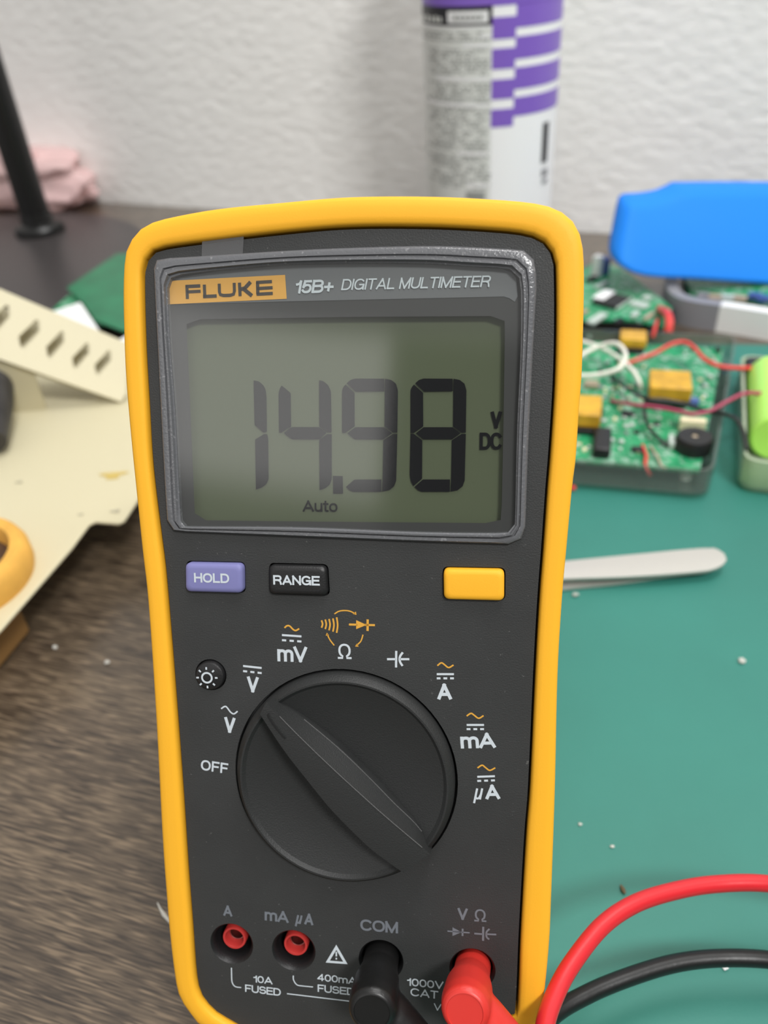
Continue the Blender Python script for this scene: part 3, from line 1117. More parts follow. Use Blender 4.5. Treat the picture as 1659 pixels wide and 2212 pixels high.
lcd_px = [(403, 700), (412, 690.5), (425, 689.5), (760, 684.5), (1078, 682.5), (1087, 685), (1091, 696), (1088, 900), (1083.5, 1118), (1080, 1127), (1070, 1130), (760, 1127.5), (440, 1124), (427, 1121), (420.5, 1108), (412, 900)]
HM = -0.0006
lcd_hole = resample(spline([mp(x, y, HM) for x, y in lcd_px], 1, True), 64, True)
b = MB()
bm = bmesh.new()
es = edge_loop(bm, at_h(lens_in, HM)) + edge_loop(bm, at_h(lcd_hole, HM))
bmesh.ops.triangle_fill(bm, use_beauty=True, edges=es, normal=(0, 0, 1))
bm.verts.index_update()
b.add([v.co for v in bm.verts], [[v.index for v in f.verts] for f in bm.faces])
bm.free()
mbuild(b, 'display_mask', M['maskdark'], smooth=False)
b = MB()
pxpoly(b, [(363.5, 657.3), (362.5, 612), (372, 602), (471, 585.5), (612, 573.5), (765, 570), (920, 571), (1008, 576), (1085, 581), (1104, 588), (1115, 600), (1118, 640), (1112, 652), (1100, 644), (1088, 640.5), (619.5, 651)], 0, HM + 0.0001)
strip = mbuild(b, 'title_strip', M['mask'], smooth=False)
b = MB()
pxpoly(b, [(362.2, 657.5), (361.8, 612), (370, 606.5), (466, 601.3), (615.8, 593.7), (619.4, 645.4)], 0, HM + 0.0002)
badge = mbuild(b, 'name_badge', M['labelorange'], smooth=False)
badge['label'] = 'orange maker badge'
b = MB()
# wide square lettering drawn stroke by stroke
b_h = HM + 0.0003


def bl_(pts, w=6.6):
    pxribbon(b, [(340 + x / 5.53, 540 + y / 5.53) for x, y in pts], w, 0, b_h)


bl_([(352, 425), (358, 583)])
bl_([(335, 436), (512, 428)])
bl_([(352, 500), (516, 492)], 6.0)
bl_([(560, 413), (567, 572)])
bl_([(545, 556), (708, 548)])
bl_([(738, 402), (741, 500), (752, 532), (790, 543), (870, 540), (910, 527), (920, 490), (917, 392)], 6.4)
bl_([(980, 390), (988, 550)])
bl_([(988, 470), (1045, 455), (1112, 381)], 7.6)
bl_([(1022, 458), (1130, 546)], 7.6)
bl_([(1180, 387), (1368, 376)], 6.2)
bl_([(1190, 460), (1376, 449)], 6.2)
bl_([(1184, 528), (1378, 517)], 6.2)
bl_([(1196, 382), (1200, 530)], 6.8)
marking(b, 'dark maker lettering', badge, [M['inkblack']])
b = MB()
text(b, '15B+', (636.3, 634.5), (723, 631.5), 28.5, 0, HM + 0.0003, bold=0.022, shear=0.2)
text(b, 'DIGITAL MULTIMETER', (736.6, 627), (1061, 619.8), 24.3, 0, HM + 0.0003, bold=0.002, shear=0.22)
marking(b, 'pale italic title lettering', strip, [M['ink']])

HL, HS = -0.0023, -0.0020
b = MB()
b.add([mp(*q_, HL) for q_ in ((393, 676), (1100, 672), (1095, 1140), (412, 1136))], [[0, 1, 2, 3]])
lcd = mbuild(b, 'lcd_screen', M['lcd'], smooth=False)
lcd['label'] = 'grey green liquid crystal display'


def z6(p):
    return [(520 + x / 5.925, 790 + y / 5.925) for x, y in p]


def z7(p, dx=0):
    return [(780 + (x + dx) / 4.88, 790 + y / 4.88) for x, y in p]


eight = dict(
    a=[(570, 185), (610, 150), (660, 135), (966, 137), (966, 268), (665, 272)],
    f=[(558, 199), (653, 285), (655, 640), (555, 708), (522, 708), (522, 260), (535, 225)],
    b=[(974, 137), (1040, 150), (1090, 190), (1110, 260), (1104, 705), (1060, 705), (970, 640)],
    g=[(577, 712), (660, 648), (962, 648), (1050, 712), (960, 775), (655, 775)],
    e=[(522, 716), (555, 717), (645, 785), (643, 1190), (553, 1268), (525, 1220), (513, 1150)],
    c=[(1060, 718), (1104, 719), (1092, 1210), (1070, 1270), (1020, 1310), (944, 1326), (950, 1190), (957, 785)],
    d=[(562, 1278), (652, 1199), (937, 1199), (936, 1328), (640, 1328), (600, 1312)])
one = [[(165, 188), (230, 200), (290, 250), (320, 310), (330, 400), (335, 845), (290, 853), (178, 755)],
       [(300, 873), (340, 878), (352, 940), (357, 1450), (330, 1510), (270, 1555), (195, 1582), (184, 945)]]
four = [[(485, 350), (500, 290), (525, 253), (640, 350), (645, 785), (590, 808), (520, 856), (490, 855)],
        [(550, 862), (605, 815), (655, 785), (1000, 785), (1098, 860), (1012, 940), (655, 940)],
        [(1003, 185), (1060, 200), (1120, 250), (1155, 330), (1163, 853), (1110, 853), (1006, 778)],
        [(1110, 875), (1165, 878), (1165, 1450), (1140, 1520), (1080, 1565), (1010, 1590), (1005, 948)]]
for polys, lab in (([z6(p) for p in one], 'lcd digit 1'), ([z6(p) for p in four], 'lcd digit 4'),
                   ([z7(eight[k_], -722) for k_ in 'afbgcd'], 'lcd digit 9'), ([z7(eight[k_]) for k_ in 'afbgecd'], 'lcd digit 8')):
    b = MB()
    for p in polys:
        pxpoly(b, p, 0, HS)
    o = mbuild(b, 'digit', M['seg'], lcd, smooth=False)
    o['label'] = lab
b = MB()
pxpoly(b, z6([(1180, 1410), (1305, 1412), (1310, 1635), (1185, 1635)]), 0, HS)
mbuild(b, 'decimal_point', M['seg'], lcd, smooth=False)
b = MB()
text(b, 'V', (1059.7, 925), (1083.3, 925), 36, 0, HS, bold=0.03)
text(b, 'DC', (1036, 971.4), (1084.3, 971.4), 37, 0, HS, bold=0.02)
o = marking(b, 'dark V DC sign on the display', lcd, [M['seg']])
b = MB()
text(b, 'Auto', (654.2, 1104.8), (729.3, 1105.8), 24, 0, HS, bold=0.012)
o = marking(b, 'dark Auto sign on the display', lcd, [M['seg']])

b = MB()
q = [mp(437, 518, 0.0001), mp(527, 505, 0.0001), mp(524.5, 552, 0.0001), mp(436, 556, 0.0001)]
b.prism(q, (0, 0, 0.0001))
mbuild(b, 'clear_tape', M['tape'], smooth=False)['label'] = 'small piece of clear tape above the window'

# tilt stand at the back, touching the desk
b = MB()
hinge = Vector((-0.006, 0.0, -0.044))
hw = MW @ hinge
footw = Vector((hw.x + 0.012, hw.y + 0.045, 0.0030))
foot = MW.inverted() @ footw
for s in (-1, 1):
    b.tube([hinge + EX * 0.024 * s, foot + EX * 0.021 * s], 0.0025, 10)
b.tube([foot - EX * 0.021, foot + EX * 0.021], 0.0025, 10)
mbuild(b, 'tilt_stand', M['yellow'])

# ------------------------------------------------------------------ test leads


def remesh(o, vox):
    r = o.modifiers.new('blend', 'REMESH')
    r.mode = 'VOXEL'
    r.voxel_size = vox
    r.use_smooth_shade = True
    s = o.modifiers.new('soft', 'SMOOTH')
    s.factor = 0.5
    s.iterations = 6


def lead(name, label, jack, endpx, matp, matc, path, r):
    root = empty(name, MW @ Vector((jack.x, jack.y, 0.0)), label, 'test lead', 'test leads plugged into the meter')
    off = root.location.copy()
    j = Vector((jack.x, jack.y, 0))
    capc = mp(endpx[0], endpx[1], 0.0165)
    ax = (capc - j).normalized()
    ln = (capc - j).length
    armd = Vector((0.72, -0.69, 0.05)).normalized()
    b = MB()
    b.lathe(j, ax, [(0.0040, -0.003), (0.0041, 0.003), (0.0045, 0.005), (0.0051, 0.008), (0.0053, ln * 0.8), (0.0050, ln - 0.0008), (0.0044, ln)], 40)
    a0 = j + ax * (ln * 0.72)
    b.tube([a0, a0 + armd * 0.006, a0 + armd * 0.012, a0 + armd * 0.020], [0.0046, 0.0044, 0.0039, 0.0030], 24)
    b.v = [MW @ p - off for p in b.v]
    o = b.build('plug', matp, root)
    remesh(o, 0.00035)
    b = MB()
    ring = j + ax * (ln - 0.0002)
    b.lathe(ring, ax, [(0.0047, -0.0012), (0.00475, -0.0004), (0.0043, 0.0003), (0.0038, 0.0004), (0.0036, 0.0000), (0.0034, 0.0001), (0.0, 0.0002)], 40, True, False)
    b.v = [MW @ p - off for p in b.v]
    b.build('end_cap', matp, root, angle=50)
    b = MB()
    path = path + [path[-1] + Vector((0.05, -0.035, -0.0005)), path[-1] + Vector((0.13, -0.05, -0.0008)), path[-1] + Vector((0.24, -0.02, -0.0008))]
    a1 = MW @ (a0 + armd * 0.018)
    a2 = MW @ (a0 + armd * 0.028)
    pts = spline([a1, a2] + path, 14)
    b.tube([p - off for p in pts], r, 20)
    b.build('cable', matc, root, angle=80)
    return root


zr = 0.036
red_path = [at(1195, 2400, 0.047), at(1176, 2290, 0.043), at(1178, 2212, 0.040), at(1203, 2140, 0.038), at(1240, 2075, 0.037), at(1302, 1999, 0.036), at(1372, 1952, 0.035), at(1455, 1925, 0.033), at(1545, 1910, 0.031),
            at(1659, 1909, 0.029), at(1800, 1935, 0.024), at(1980, 2010, 0.014), at(2200, 2160, 0.007)]
lead('test_lead', 'thick red cable with a red elbow plug in the right-hand jack', JACK[3], (1004, 2186), M['redrubber'], M['redcable'], red_path, 0.0021)
blk_path = [at(1060, 2400, 0.040), at(1128, 2290, 0.030), at(1190, 2197, 0.024), at(1272, 2146, 0.022), at(1365, 2108, 0.021), at(1457, 2081, 0.020), at(1549, 2070, 0.019), at(1659, 2073, 0.018), at(1800, 2095, 0.014), at(2000, 2160, 0.008), at(2250, 2280, 0.007)]
lead('test_lead', 'black cable with a black elbow plug in the COM jack', JACK[2], (803, 2186), M['blackrubber'], M['blackrubber'], blk_path, 0.0021)

# ------------------------------------------------------------------ spray can
cb = at(1054, 565)
cdist = (cb - CAM).dot(FWD)
# radius from its apparent width a third of the way up
hz = CAM + ray(1054, 215) * ((Vector((cb.x, cb.y, 0)) - Vector((CAM.x, CAM.y, 0))).length / Vector((ray(1054, 215).x, ray(1054, 215).y, 0)).length)
CR = 141 / FPX * (hz - CAM).dot(FWD)
CH = hz.z + 0.17
can = empty('spray_can', cb, 'tall white and purple striped spray can behind the meter', 'spray can')
b = MB()
b.lathe((0, 0, 0), EZ, [(CR * 0.93, 0), (CR * 1.0, 0.003), (CR * 1.01, 0.006), (CR, 0.009), (CR, CH - 0.012), (CR * 0.98, CH - 0.006), (CR * 0.86, CH + 0.004), (CR * 0.6, CH + 0.022), (CR * 0.45, CH + 0.028)], 96)
can_body = b.build('can_body', M['canwhite'], can, angle=30)
b = MB()
b.lathe((0, 0, 0), EZ, [(CR * 0.5, CH + 0.028), (CR * 0.5, CH + 0.075), (CR * 0.42, CH + 0.082)], 48)
b.build('cap', M['purple'], can)
view = Vector((CAM.x - cb.x, CAM.y - cb.y, 0)).normalized()
side = Vector((-view.y, view.x, 0))          # towards photo right


def can_hit(x, y):
    """angle round the can and height where a sight line meets it"""
    d = ray(x, y)
    o2 = Vector((CAM.x - cb.x, CAM.y - cb.y))
    d2 = Vector((d.x, d.y))
    A, B, Cc = d2.dot(d2), 2 * o2.dot(d2), o2.dot(o2) - CR * CR
    D = B * B - 4 * A * Cc
    D = max(D, 0)
    t = (-B - math.sqrt(D)) / (2 * A)
    p = CAM + d * t - cb
    return math.atan2(p.dot(side), p.dot(view)), p.z


def patch(b, a0, a1, z0, z1, mi=0, lift=0.0002, slope=0.0):
    n = max(2, int(abs(a1 - a0) / 0.08) + 1)
    vs, fs = [], []
    for i in range(n + 1):
        a = a0 + (a1 - a0) * i / n
        d = view * math.cos(a) + side * math.sin(a)
        for z in (z0, z1):
            vs.append(d * (CR + lift) + EZ * (z + slope * (a - a0)))
    for i in range(n):
        fs.append([2 * i, 2 * i + 2, 2 * i + 3, 2 * i + 1])
    b.add(vs, fs, mi)


a_l = can_hit(912, 150)[0]
a_m = can_hit(1062, 150)[0]
a_n = can_hit(1112, 150)[0]
a_r = 1.75


def cz(x, y):
    return can_hit(x, y)[1]


b = MB()
patch(b, a_l - 0.2, a_m, cz(1000, 520), cz(1000, 62))
b.build('label_panel', M['cangrey'], can)['label'] = 'grey panel of small print'
# purple stripes
b = MB()
patch(b, a_l - 0.4, a_n, cz(1050, 14), CH - 0.03)
patch(b, a_n, a_r, cz(1150, 9 - 3), CH - 0.03)
for y0, y1 in ((36, 84), (104, 149), (171, 214), (235, 274)):
    patch(b, a_m, a_n, cz(1087, y1), cz(1087, y0))
for y0, y1 in ((8, 60), (79, 128), (146, 193), (210, 251)):
    patch(b, a_n, a_r, cz(1113, y1), cz(1113, y0))
b.build('stripe_print', M['purple'], can)['label'] = 'stepped purple stripes'
b = MB()
patch(b, a_l - 0.3, a_m, cz(1000, 56), cz(1000, 14), lift=0.0004)
b.build('heading_band', M['canblack'], can)['label'] = 'black heading band'
b = MB()
patch(b, can_hit(968, 40)[0], can_hit(1055, 40)[0], cz(1010, 50), cz(1010, 24), lift=0.0006)
b.build('heading_label', M['canwhite'], can)['label'] = 'white box in the black heading'
b = MB()
for k_ in range(5):
    patch(b, can_hit(913 + k_ * 9, 40)[0], can_hit(919 + k_ * 9, 40)[0], cz(940, 48), cz(940, 36 - 2 * (k_ % 2)), lift=0.0006)
b.build('heading_print', M['cangrey'], can)
for y, x0, x1 in ((80, 1036, 1062), (99, 1000, 1062), (172, 944, 1058), (228, 925, 1058), (332, 990, 1056), (400, 1010, 1056)):
    b = MB()
    patch(b, can_hit(x0, y)[0], can_hit(x1, y)[0], cz(1010, y + 4), cz(1010, y - 4), lift=0.0004)
    b.build('rule_print', M['canwhite'], can)
b = MB()
rnd = random.Random(3)
for row in range(46):
    y = 72 + row * 7.4
    if min(abs(y - k_) for k_ in (99, 172, 228, 332)) < 6:
        continue
    x = 914 + rnd.uniform(0, 20) + row * 0.35
    while x < 1050:
        wd = rnd.uniform(3, 12)
        if rnd.random() < 0.72:
            patch(b, can_hit(x, y)[0], can_hit(x + wd, y)[0], cz(1000, y + 2.0), cz(1000, y - 2.0), lift=0.0003)
        x += wd + rnd.uniform(1.5, 4)
patch(b, can_hit(1007, 420)[0], can_hit(1047, 420)[0], cz(1020, 432), cz(1020, 414), lift=0.0005)
for k_ in range(6):
    patch(b, can_hit(980 + k_ * 11, 38)[0], can_hit(988 + k_ * 11, 38)[0], cz(1010, 43), cz(1010, 33), lift=0.0008)
b.build('small_print', mat('grey_small_print', (150, 152, 150), 0.5), can)['label'] = 'rows of small grey print'
b = MB()
a0_ = can_hit(1171, 300)[0]
patch(b, a0_, a0_ + 0.16, cz(1172, 352), cz(1172, 266), lift=0.0003)
b.build('black_print', M['canblack'], can)['label'] = 'upright black print stroke'
b = MB()
patch(b, a0_ + 0.02, a0_ + 0.2, cz(1172, 382), cz(1172, 366), lift=0.0003)
patch(b, a0_ + 0.05, a0_ + 0.2, cz(1172, 398), cz(1172, 388), lift=0.0003)
b.build('grey_print', M['greyplastic'], can)

# ------------------------------------------------------------------ lamp stand at left
def circum(a, b_, c):
    ax, ay, bx, by, cx2, cy2 = a.x, a.y, b_.x, b_.y, c.x, c.y
    d = 2 * (ax * (by - cy2) + bx * (cy2 - ay) + cx2 * (ay - by))
    ux = ((ax * ax + ay * ay) * (by - cy2) + (bx * bx + by * by) * (cy2 - ay) + (cx2 * cx2 + cy2 * cy2) * (ay - by)) / d
    uy = ((ax * ax + ay * ay) * (cx2 - bx) + (bx * bx + by * by) * (ax - cx2) + (cx2 * cx2 + cy2 * cy2) * (bx - ax)) / d
    return Vector((ux, uy, 0))


zt = 0.008
dc = circum(at(318, 508, zt), at(240, 467, zt), at(150, 655, zt))
dr = (at(318, 508, zt) - Vector((dc.x, dc.y, zt))).length
stand = empty('lamp_stand', dc, 'black pole stand on a round dark grey base by the wall', 'stand')
b = MB()
b.lathe((0, 0, 0), EZ, [(dr - 0.001, 0), (dr, 0.002), (dr, 0.006), (dr - 0.002, 0.008)], 96)
b.build('base', M['lampbase'], stand, angle=30)
pc = at(88, 500, zt) - dc
pc.z = 0
b = MB()
b.lathe(pc, EZ, [(0.0235, 0.008), (0.0235, 0.013), (0.021, 0.016), (0.0155, 0.018), (0.0145, 0.026)], 40)
b.build('collar', M['lampblack'], stand, angle=30)
b = MB()
b.lathe(pc, EZ, [(0.0138, 0.02), (0.0138, 0.55)], 40)
b.build('pole', M['lampblack'], stand)

# ------------------------------------------------------------------ pink bubble bag
pm = mat('pink_bubble_film', (244, 208, 206), 0.25, alpha=0.8, bump=0.0)
bagc = at(35, 462)
bag = bpy.data.meshes.new('bubble_bag')
bm = bmesh.new()
bmesh.ops.create_icosphere(bm, subdivisions=5, radius=1.0)
sx, sy, sz = 0.135, 0.038, 0.030
for v in bm.verts:
    p = v.co.copy()
    q_ = Vector((math.copysign(abs(p.x) ** 0.7, p.x), math.copysign(abs(p.y) ** 0.7, p.y), math.copysign(abs(p.z) ** 0.8, p.z)))
    n1 = noise.noise(p * 2.2 + Vector((3, 1, 7)))
    n2 = noise.noise(p * 9.0)
    s = 1 + 0.28 * n1 + 0.05 * n2
    x_, y_, z_ = q_.x * sx * s, q_.y * sy * s, q_.z * sz * s + sz * 0.95
    v.co = WD * x_ + WN * y_ + EZ * max(z_, 0.0005)
bm.to_mesh(bag)
bm.free()
bag.polygons.foreach_set('use_smooth', [True] * len(bag.polygons))
bag.materials.append(pm)
bo = bpy.data.objects.new('bubble_bag', bag)
COL.objects.link(bo)
bo.location = at(40, 448) - WD * 0.035 - WN * 0.004
tag(bo, 'crumpled pink bubble wrap bag against the wall behind the pole', 'bag')

# ------------------------------------------------------------------ bare green boards and white boxes


def slab(name, px, z0, th, m, label, cat, bevel=0.0005, group=None):
    b = MB()
    pts = [at(x, y, z0 + th) - EZ * th for x, y in px]
    c = sum(pts, Vector()) / len(pts)
    b.prism(pts, EZ * th)
    o = b.build(name, m, bevel=bevel, offset=c, smooth=False)
    return tag(o, label, cat, group)


slab('circuit_board', [(252, 548), (340, 545), (345, 730), (263, 713), (206, 691), (180, 655), (144, 621)], 0.0135, 0.0016, M['pcbplain'], 'bare green circuit board leaning over the round black base', 'circuit board')
slab('circuit_board', [(113, 668), (152, 634), (215, 640), (235, 700), (190, 700)], 0.0085, 0.0016, M['pcb'], 'small darker green board under the bare green board', 'circuit board')


def white_box(px, z1, label):
    b = MB()
    pts = [at(x, y, z1) for x, y in px]
    c = sum(pts, Vector()) / len(pts)
    c.z = 0
    b.prism([Vector((p.x, p.y, 0)) for p in pts], EZ * z1)
    return tag(b.build('carton', M['white'], bevel=0.001, offset=c), label, 'carton', 'white cartons')


white_box([(112, 672), (174, 652), (214, 712), (150, 740)], 0.0235, 'small white carton behind the slotted cream bracket')
white_box([(232, 748), (285, 716), (300, 752), (262, 790)], 0.015, 'small white carton corner beside the left edge of the meter')

# ------------------------------------------------------------------ soldering stand
PZ = 0.026
st = empty('soldering_stand', at(60, 1200, 0), 'cream painted metal soldering stand with a slotted bracket', 'soldering stand')
so = st.location.copy()
b = MB()
pl_px = [(0, 1361), (155, 1182), (192, 1132), (205, 1126), (255, 1130), (268, 1124), (299, 1077), (330, 1020), (335, 900), (268, 800), (100, 780), (-160, 800), (-200, 1150), (-150, 1500)]
pts = [at(x, y, PZ) - so for x, y in pl_px]
b.prism([p - EZ * 0.0016 for p in pts], EZ * 0.0016)
b.build('tray', M['beige'], st, bevel=0.0006)
# slotted bracket, rising to the left
RB = at(268, 868, PZ + 0.001)
nb = Vector((0.40, -0.66, 0.64)).normalized()
b = MB()
quad = [onplane(x, y, RB, nb) - so for x, y in ((-120, 575), (0, 624), (276, 741), (273, 850), (262, 868), (0, 776), (-120, 728))]
bm = bmesh.new()


def zs(x, y):
    return (x / 5.53, 600 + y / 5.53)


slots_px = []
s0 = [(222, 700), (340, 590), (430, 500), (465, 520), (468, 640), (410, 710), (280, 845), (240, 810)]
slots_px.append([zs(*p) for p in s0])
for dx, dy, k_ in ((-66, -30, 1.08), (56, 23, 0.95), (111, 47, 0.9), (159, 62, 0.86)):
    cpx = (sum(p[0] for p in slots_px[0]) / 8, sum(p[1] for p in slots_px[0]) / 8)
    kx = k_ if dx < 0 else k_ * 0.9
    slots_px.append([(cpx[0] + (p[0] - cpx[0]) * kx + dx, cpx[1] + (p[1] - cpx[1]) * k_ + dy) for p in slots_px[0]])
sl = [[onplane(x, y, RB, nb) - so for x, y in s] for s in slots_px]
es = edge_loop(bm, quad)
for s in sl:
    es += edge_loop(bm, s)
bmesh.ops.triangle_fill(bm, use_beauty=True, edges=es, normal=nb)
bm.verts.index_update()
fv = [v.co.copy() for v in bm.verts]
ff = [[v.index for v in f.verts] for f in bm.faces]
bm.free()
th = -nb * 0.0022
b.add(fv, ff)
b.add([p + th for p in fv], [f[::-1] for f in ff])
for lp in [quad] + sl:
    b.loft([lp, [p + th for p in lp]])
b.build('slotted_bracket', M['beige'], st, smooth=False)
# the bracket is a channel: a plain rear sheet behind the slots and an end web
b = MB()
rear = [onplane(x, y, RB, nb) - so - nb * 0.013 for x, y in ((-120, 590), (0, 640), (268, 752), (268, 838), (258, 852), (0, 765), (-120, 715))]
b.prism(rear, -nb * 0.0015)
b.build('rear_sheet', M['beige'], st, smooth=False)
b = MB()
w0 = onplane(70, 798, RB, nb) - so - nb * 0.004
w1 = onplane(-130, 735, RB, nb) - so - nb * 0.004
w2, w3 = w1.copy(), w0.copy()
w2.z = w3.z = PZ - so.z
b.prism([w0, w1, w2, w3], Vector((0, 0.0015, 0)))
b.build('bracket_web', M['beige'], st, smooth=False)
# iron holder tube
b = MB()
h0 = at(-22, 955, PZ + 0.010) - so
h1 = at(-35, 838, PZ + 0.022) - so
b.tube([h0, h0.lerp(h1, 0.3), h0.lerp(h1, 0.7), h1], [0.008, 0.0105, 0.0135, 0.0145], 32)
b.build('iron_holder', M['darksteel'], st, angle=40)
b = MB()
fc = at(14, 1372, 0.012) - so
fc.z = 0
fdir = (at(155, 1182, 0) - at(0, 1361, 0)).normalized()
fn = Vector((-fdir.y, fdir.x, 0))
b.frame_box(fc + fn * 0.009 - fdir * 0.006, fdir, fn, EZ, 0.04, 0.014, PZ - 0.0016)
b.build('foot', M['brown'], st, bevel=0.002)

sp_c = at(-105, 1208, PZ + 0.012)
sp_r = (at(46, 1205, PZ + 0.012) - sp_c).length
sp = empty('cleaning_sponge', Vector((sp_c.x, sp_c.y, PZ)), 'round yellow sponge with a dark centre hole on the cream tray', 'sponge')
b = MB()
b.lathe((0, 0, 0), EZ, [(sp_r * 0.97, 0), (sp_r, 0.003), (sp_r, 0.009), (sp_r * 0.95, 0.0125), (sp_r * 0.9, 0.014), (sp_r * 0.77, 0.013), (sp_r * 0.74, 0.011), (sp_r * 0.73, 0.004)], 64, True, False)
b.build('ring', M['sponge'], sp)
b = MB()
b.lathe((0, 0, 0), EZ, [(sp_r * 0.74, 0.0035), (sp_r * 0.74, 0.005)], 48)
b.build('well', mat('dark_brown', (74, 50, 30), 0.8, var=0.2, vscale=200), sp)  # dark brown disc at the bottom of the centre hole

# stains on the tray, worn marks with a shape of their own
for (x, y, rx, mm_, nm) in ((245, 1027, 0.0042, 'amber', 'flux_stain'), (250, 1105, 0.0016, 'grey', 'flux_stain'), (42, 1042, 0.0013, 'grey', 'flux_stain'), (60, 1175, 0.0011, 'grey', 'flux_stain'), (175, 1112, 0.0009, 'grey', 'flux_stain')):
    b = MB()
    c = at(x, y, PZ) - so
    pts = []
    for k_ in range(18):
        a = 2 * math.pi * k_ / 18
        r_ = rx * (1 + 0.35 * math.sin(3 * a + x) + 0.2 * math.sin(5 * a))
        pts.append(c + Vector((math.cos(a) * r_ * 1.25, math.sin(a) * r_ * 0.7, 0.0001)))
    b.prism(pts, EZ * 0.00025)
    b.build(nm, mat('stain_' + mm_, (196, 172, 96) if mm_ == 'amber' else (170, 164, 142), 0.4), st, smooth=False)

# ------------------------------------------------------------------ circuit board in a clear case
BZ = 0.0125
FR, FLx, BR = at(1512, 1017, BZ), at(1306, 1000, BZ), at(1563, 752, BZ)
bx = (FR - FLx).normalized()
by = (BR - FR).normalized()
blen = (BR - FR).length
bwid = 0.098
cc = FR - bx * (bwid / 2) + by * (blen / 2)

case = empty('clear_case', Vector((cc.x, cc.y, MT)), 'open clear plastic case holding the wired green circuit board', 'plastic case')
b = MB()
o_ = case.location
W2, L2, Hc = bwid / 2 + 0.006, blen / 2 + 0.007, 0.017


def crect(w, l, r, z):
    q = [bx * w * a + by * l * c_ for a, c_ in ((-1, -1), (1, -1), (1, 1), (-1, 1))]
    return [Vector((p.x, p.y, z)) for p in rrect(*q, r, 5)]


shift = -by * 0.004
b.loft([[p + shift for p in l] for l in (crect(W2 - 0.003, L2 - 0.003, 0.006, 0.0), crect(W2, L2, 0.008, 0.003), crect(W2, L2, 0.008, Hc), crect(W2 - 0.0015, L2 - 0.0015, 0.007, Hc), crect(W2 - 0.0015, L2 - 0.0015, 0.007, 0.0032), crect(W2 - 0.004, L2 - 0.004, 0.006, 0.0015))], True, True)
b.build('tray', M['clear'], case, angle=40)

pcb = empty('circuit_board', Vector((cc.x, cc.y, BZ - 0.0016)), 'green circuit board with yellow transformers and coloured wires in the clear case', 'circuit board')
po = pcb.location.copy()
b = MB()
b.frame_box((0, 0, 0), bx, by, EZ, bwid, blen, 0.0016)
b.build('board', M['pcb'], pcb, smooth=False)
for sx_ in (-1, 1):
    for sy_ in (-1, 1):
        b = MB()
        b.lathe(bx * sx_ * (bwid / 2 - 0.006) + by * sy_ * (blen / 2 - 0.006), EZ, [(0.003, -(BZ - 0.0016 - MT - 0.0014)), (0.003, 0)], 12)
        b.build('standoff', M['whiteplastic'], pcb)


def comp(root, name, px, z0, w, d, h, m, e1=None, bevel=0.0006, lab=None):
    """a part soldered to the board; px is where its top centre shows"""
    e1 = e1 or bx
    e2 = Vector((-e1.y, e1.x, 0))
    b = MB()
    c = at(px[0], px[1], z0 + h)
    c.z = z0
    b.frame_box(c - root.location, e1, e2, EZ, w, d, h)
    o = b.build(name, m, root, bevel=bevel)
    if lab:
        o['label'] = lab
    return o


def transformer(px, w, d, h):
    t = comp(pcb, 'transformer', px, BZ + 0.003, w, d, h, M['kapton'], bevel=0.001, lab='yellow taped transformer')
    c = at(px[0], px[1], BZ + 0.003 + h)
    c.z = BZ
    b = MB()
    b.frame_box(c - po - by * 0.001, bx, by, EZ, w * 0.98, d * 1.15, 0.003)
    b.build('bobbin', M['black'], t, bevel=0.0004)


transformer((1449, 818), 0.0215, 0.021, 0.008)
transformer((1264, 873), 0.017, 0.021, 0.008)
transformer((1369, 722), 0.0155, 0.014, 0.006)
# buzzer
b = MB()
c = at(1502, 940, BZ + 0.008)
c.z = BZ
b.lathe(c - po, EZ, [(0.0088, 0), (0.0088, 0.0065), (0.008, 0.0078), (0.002, 0.008), (0.0015, 0.0065), (0, 0.0065)], 40, True, False)
bz = b.build('buzzer', M['black'], pcb)
b = MB()
b.lathe(c - po, EZ, [(0.0014, 0.0066), (0.0014, 0.0074)], 16)
b.build('sound_hole', M['tan'], bz)
comp(pcb, 'connector', (1498, 905), BZ, 0.0125, 0.004, 0.007, M['cream'], lab='cream wire connector')
e_d = (at(1262, 990, BZ) - at(1330, 860, BZ))
comp(pcb, 'capacitor', (1302, 945), BZ, 0.0085, 0.0215, 0.006, M['black'], Vector((bx.x, bx.y, 0)), 0.0015, 'black boxy capacitor')
comp(pcb, 'chip', (1357, 891), BZ, 0.0066, 0.0052, 0.0015, M['black'])
comp(pcb, 'chip', (1419, 913), BZ, 0.0036, 0.0028, 0.0015, M['black'])
comp(pcb, 'chip', (1379, 967), BZ, 0.0062, 0.004, 0.002, M['black'])
comp(pcb, 'chip', (1463, 915), BZ, 0.0065, 0.006, 0.0006, M['pcbplain'])
comp(pcb, 'chip', (1500, 862), BZ, 0.005, 0.0045, 0.003, M['bluecomp'], lab='blue component')
comp(pcb, 'silver_block', (1278, 825), BZ, 0.008, 0.006, 0.003, M['tan'])
comp(pcb, 'chip', (1552, 752), BZ, 0.003, 0.004, 0.002, M['black'])
comp(pcb, 'pin_header', (1452, 947), BZ, 0.003, 0.009, 0.004, M['silk'], lab='pale pin header')
for px in ((1524, 835), (1522, 857), (1534, 815), (1304, 911), (1321, 953), (1342, 956), (1352, 922), (1365, 920), (1272, 730), (1391, 771)):
    b = MB()
    c = at(px[0], px[1], BZ)
    b.sphere(c - po + EZ * 0.0006, Vector((0.0016, 0.0016, 0.0012)), 8)
    b.build('solder_joint', M['silk'], pcb)
rnd = random.Random(11)
taken = [(1449, 818, 60), (1264, 873, 45), (1369, 722, 40), (1502, 940, 50), (1302, 945, 34)]
k_ = 0
mats_ = [M['silk'], M['tan'], M['silk'], M['black'], M['cream'], M['greyplastic']]
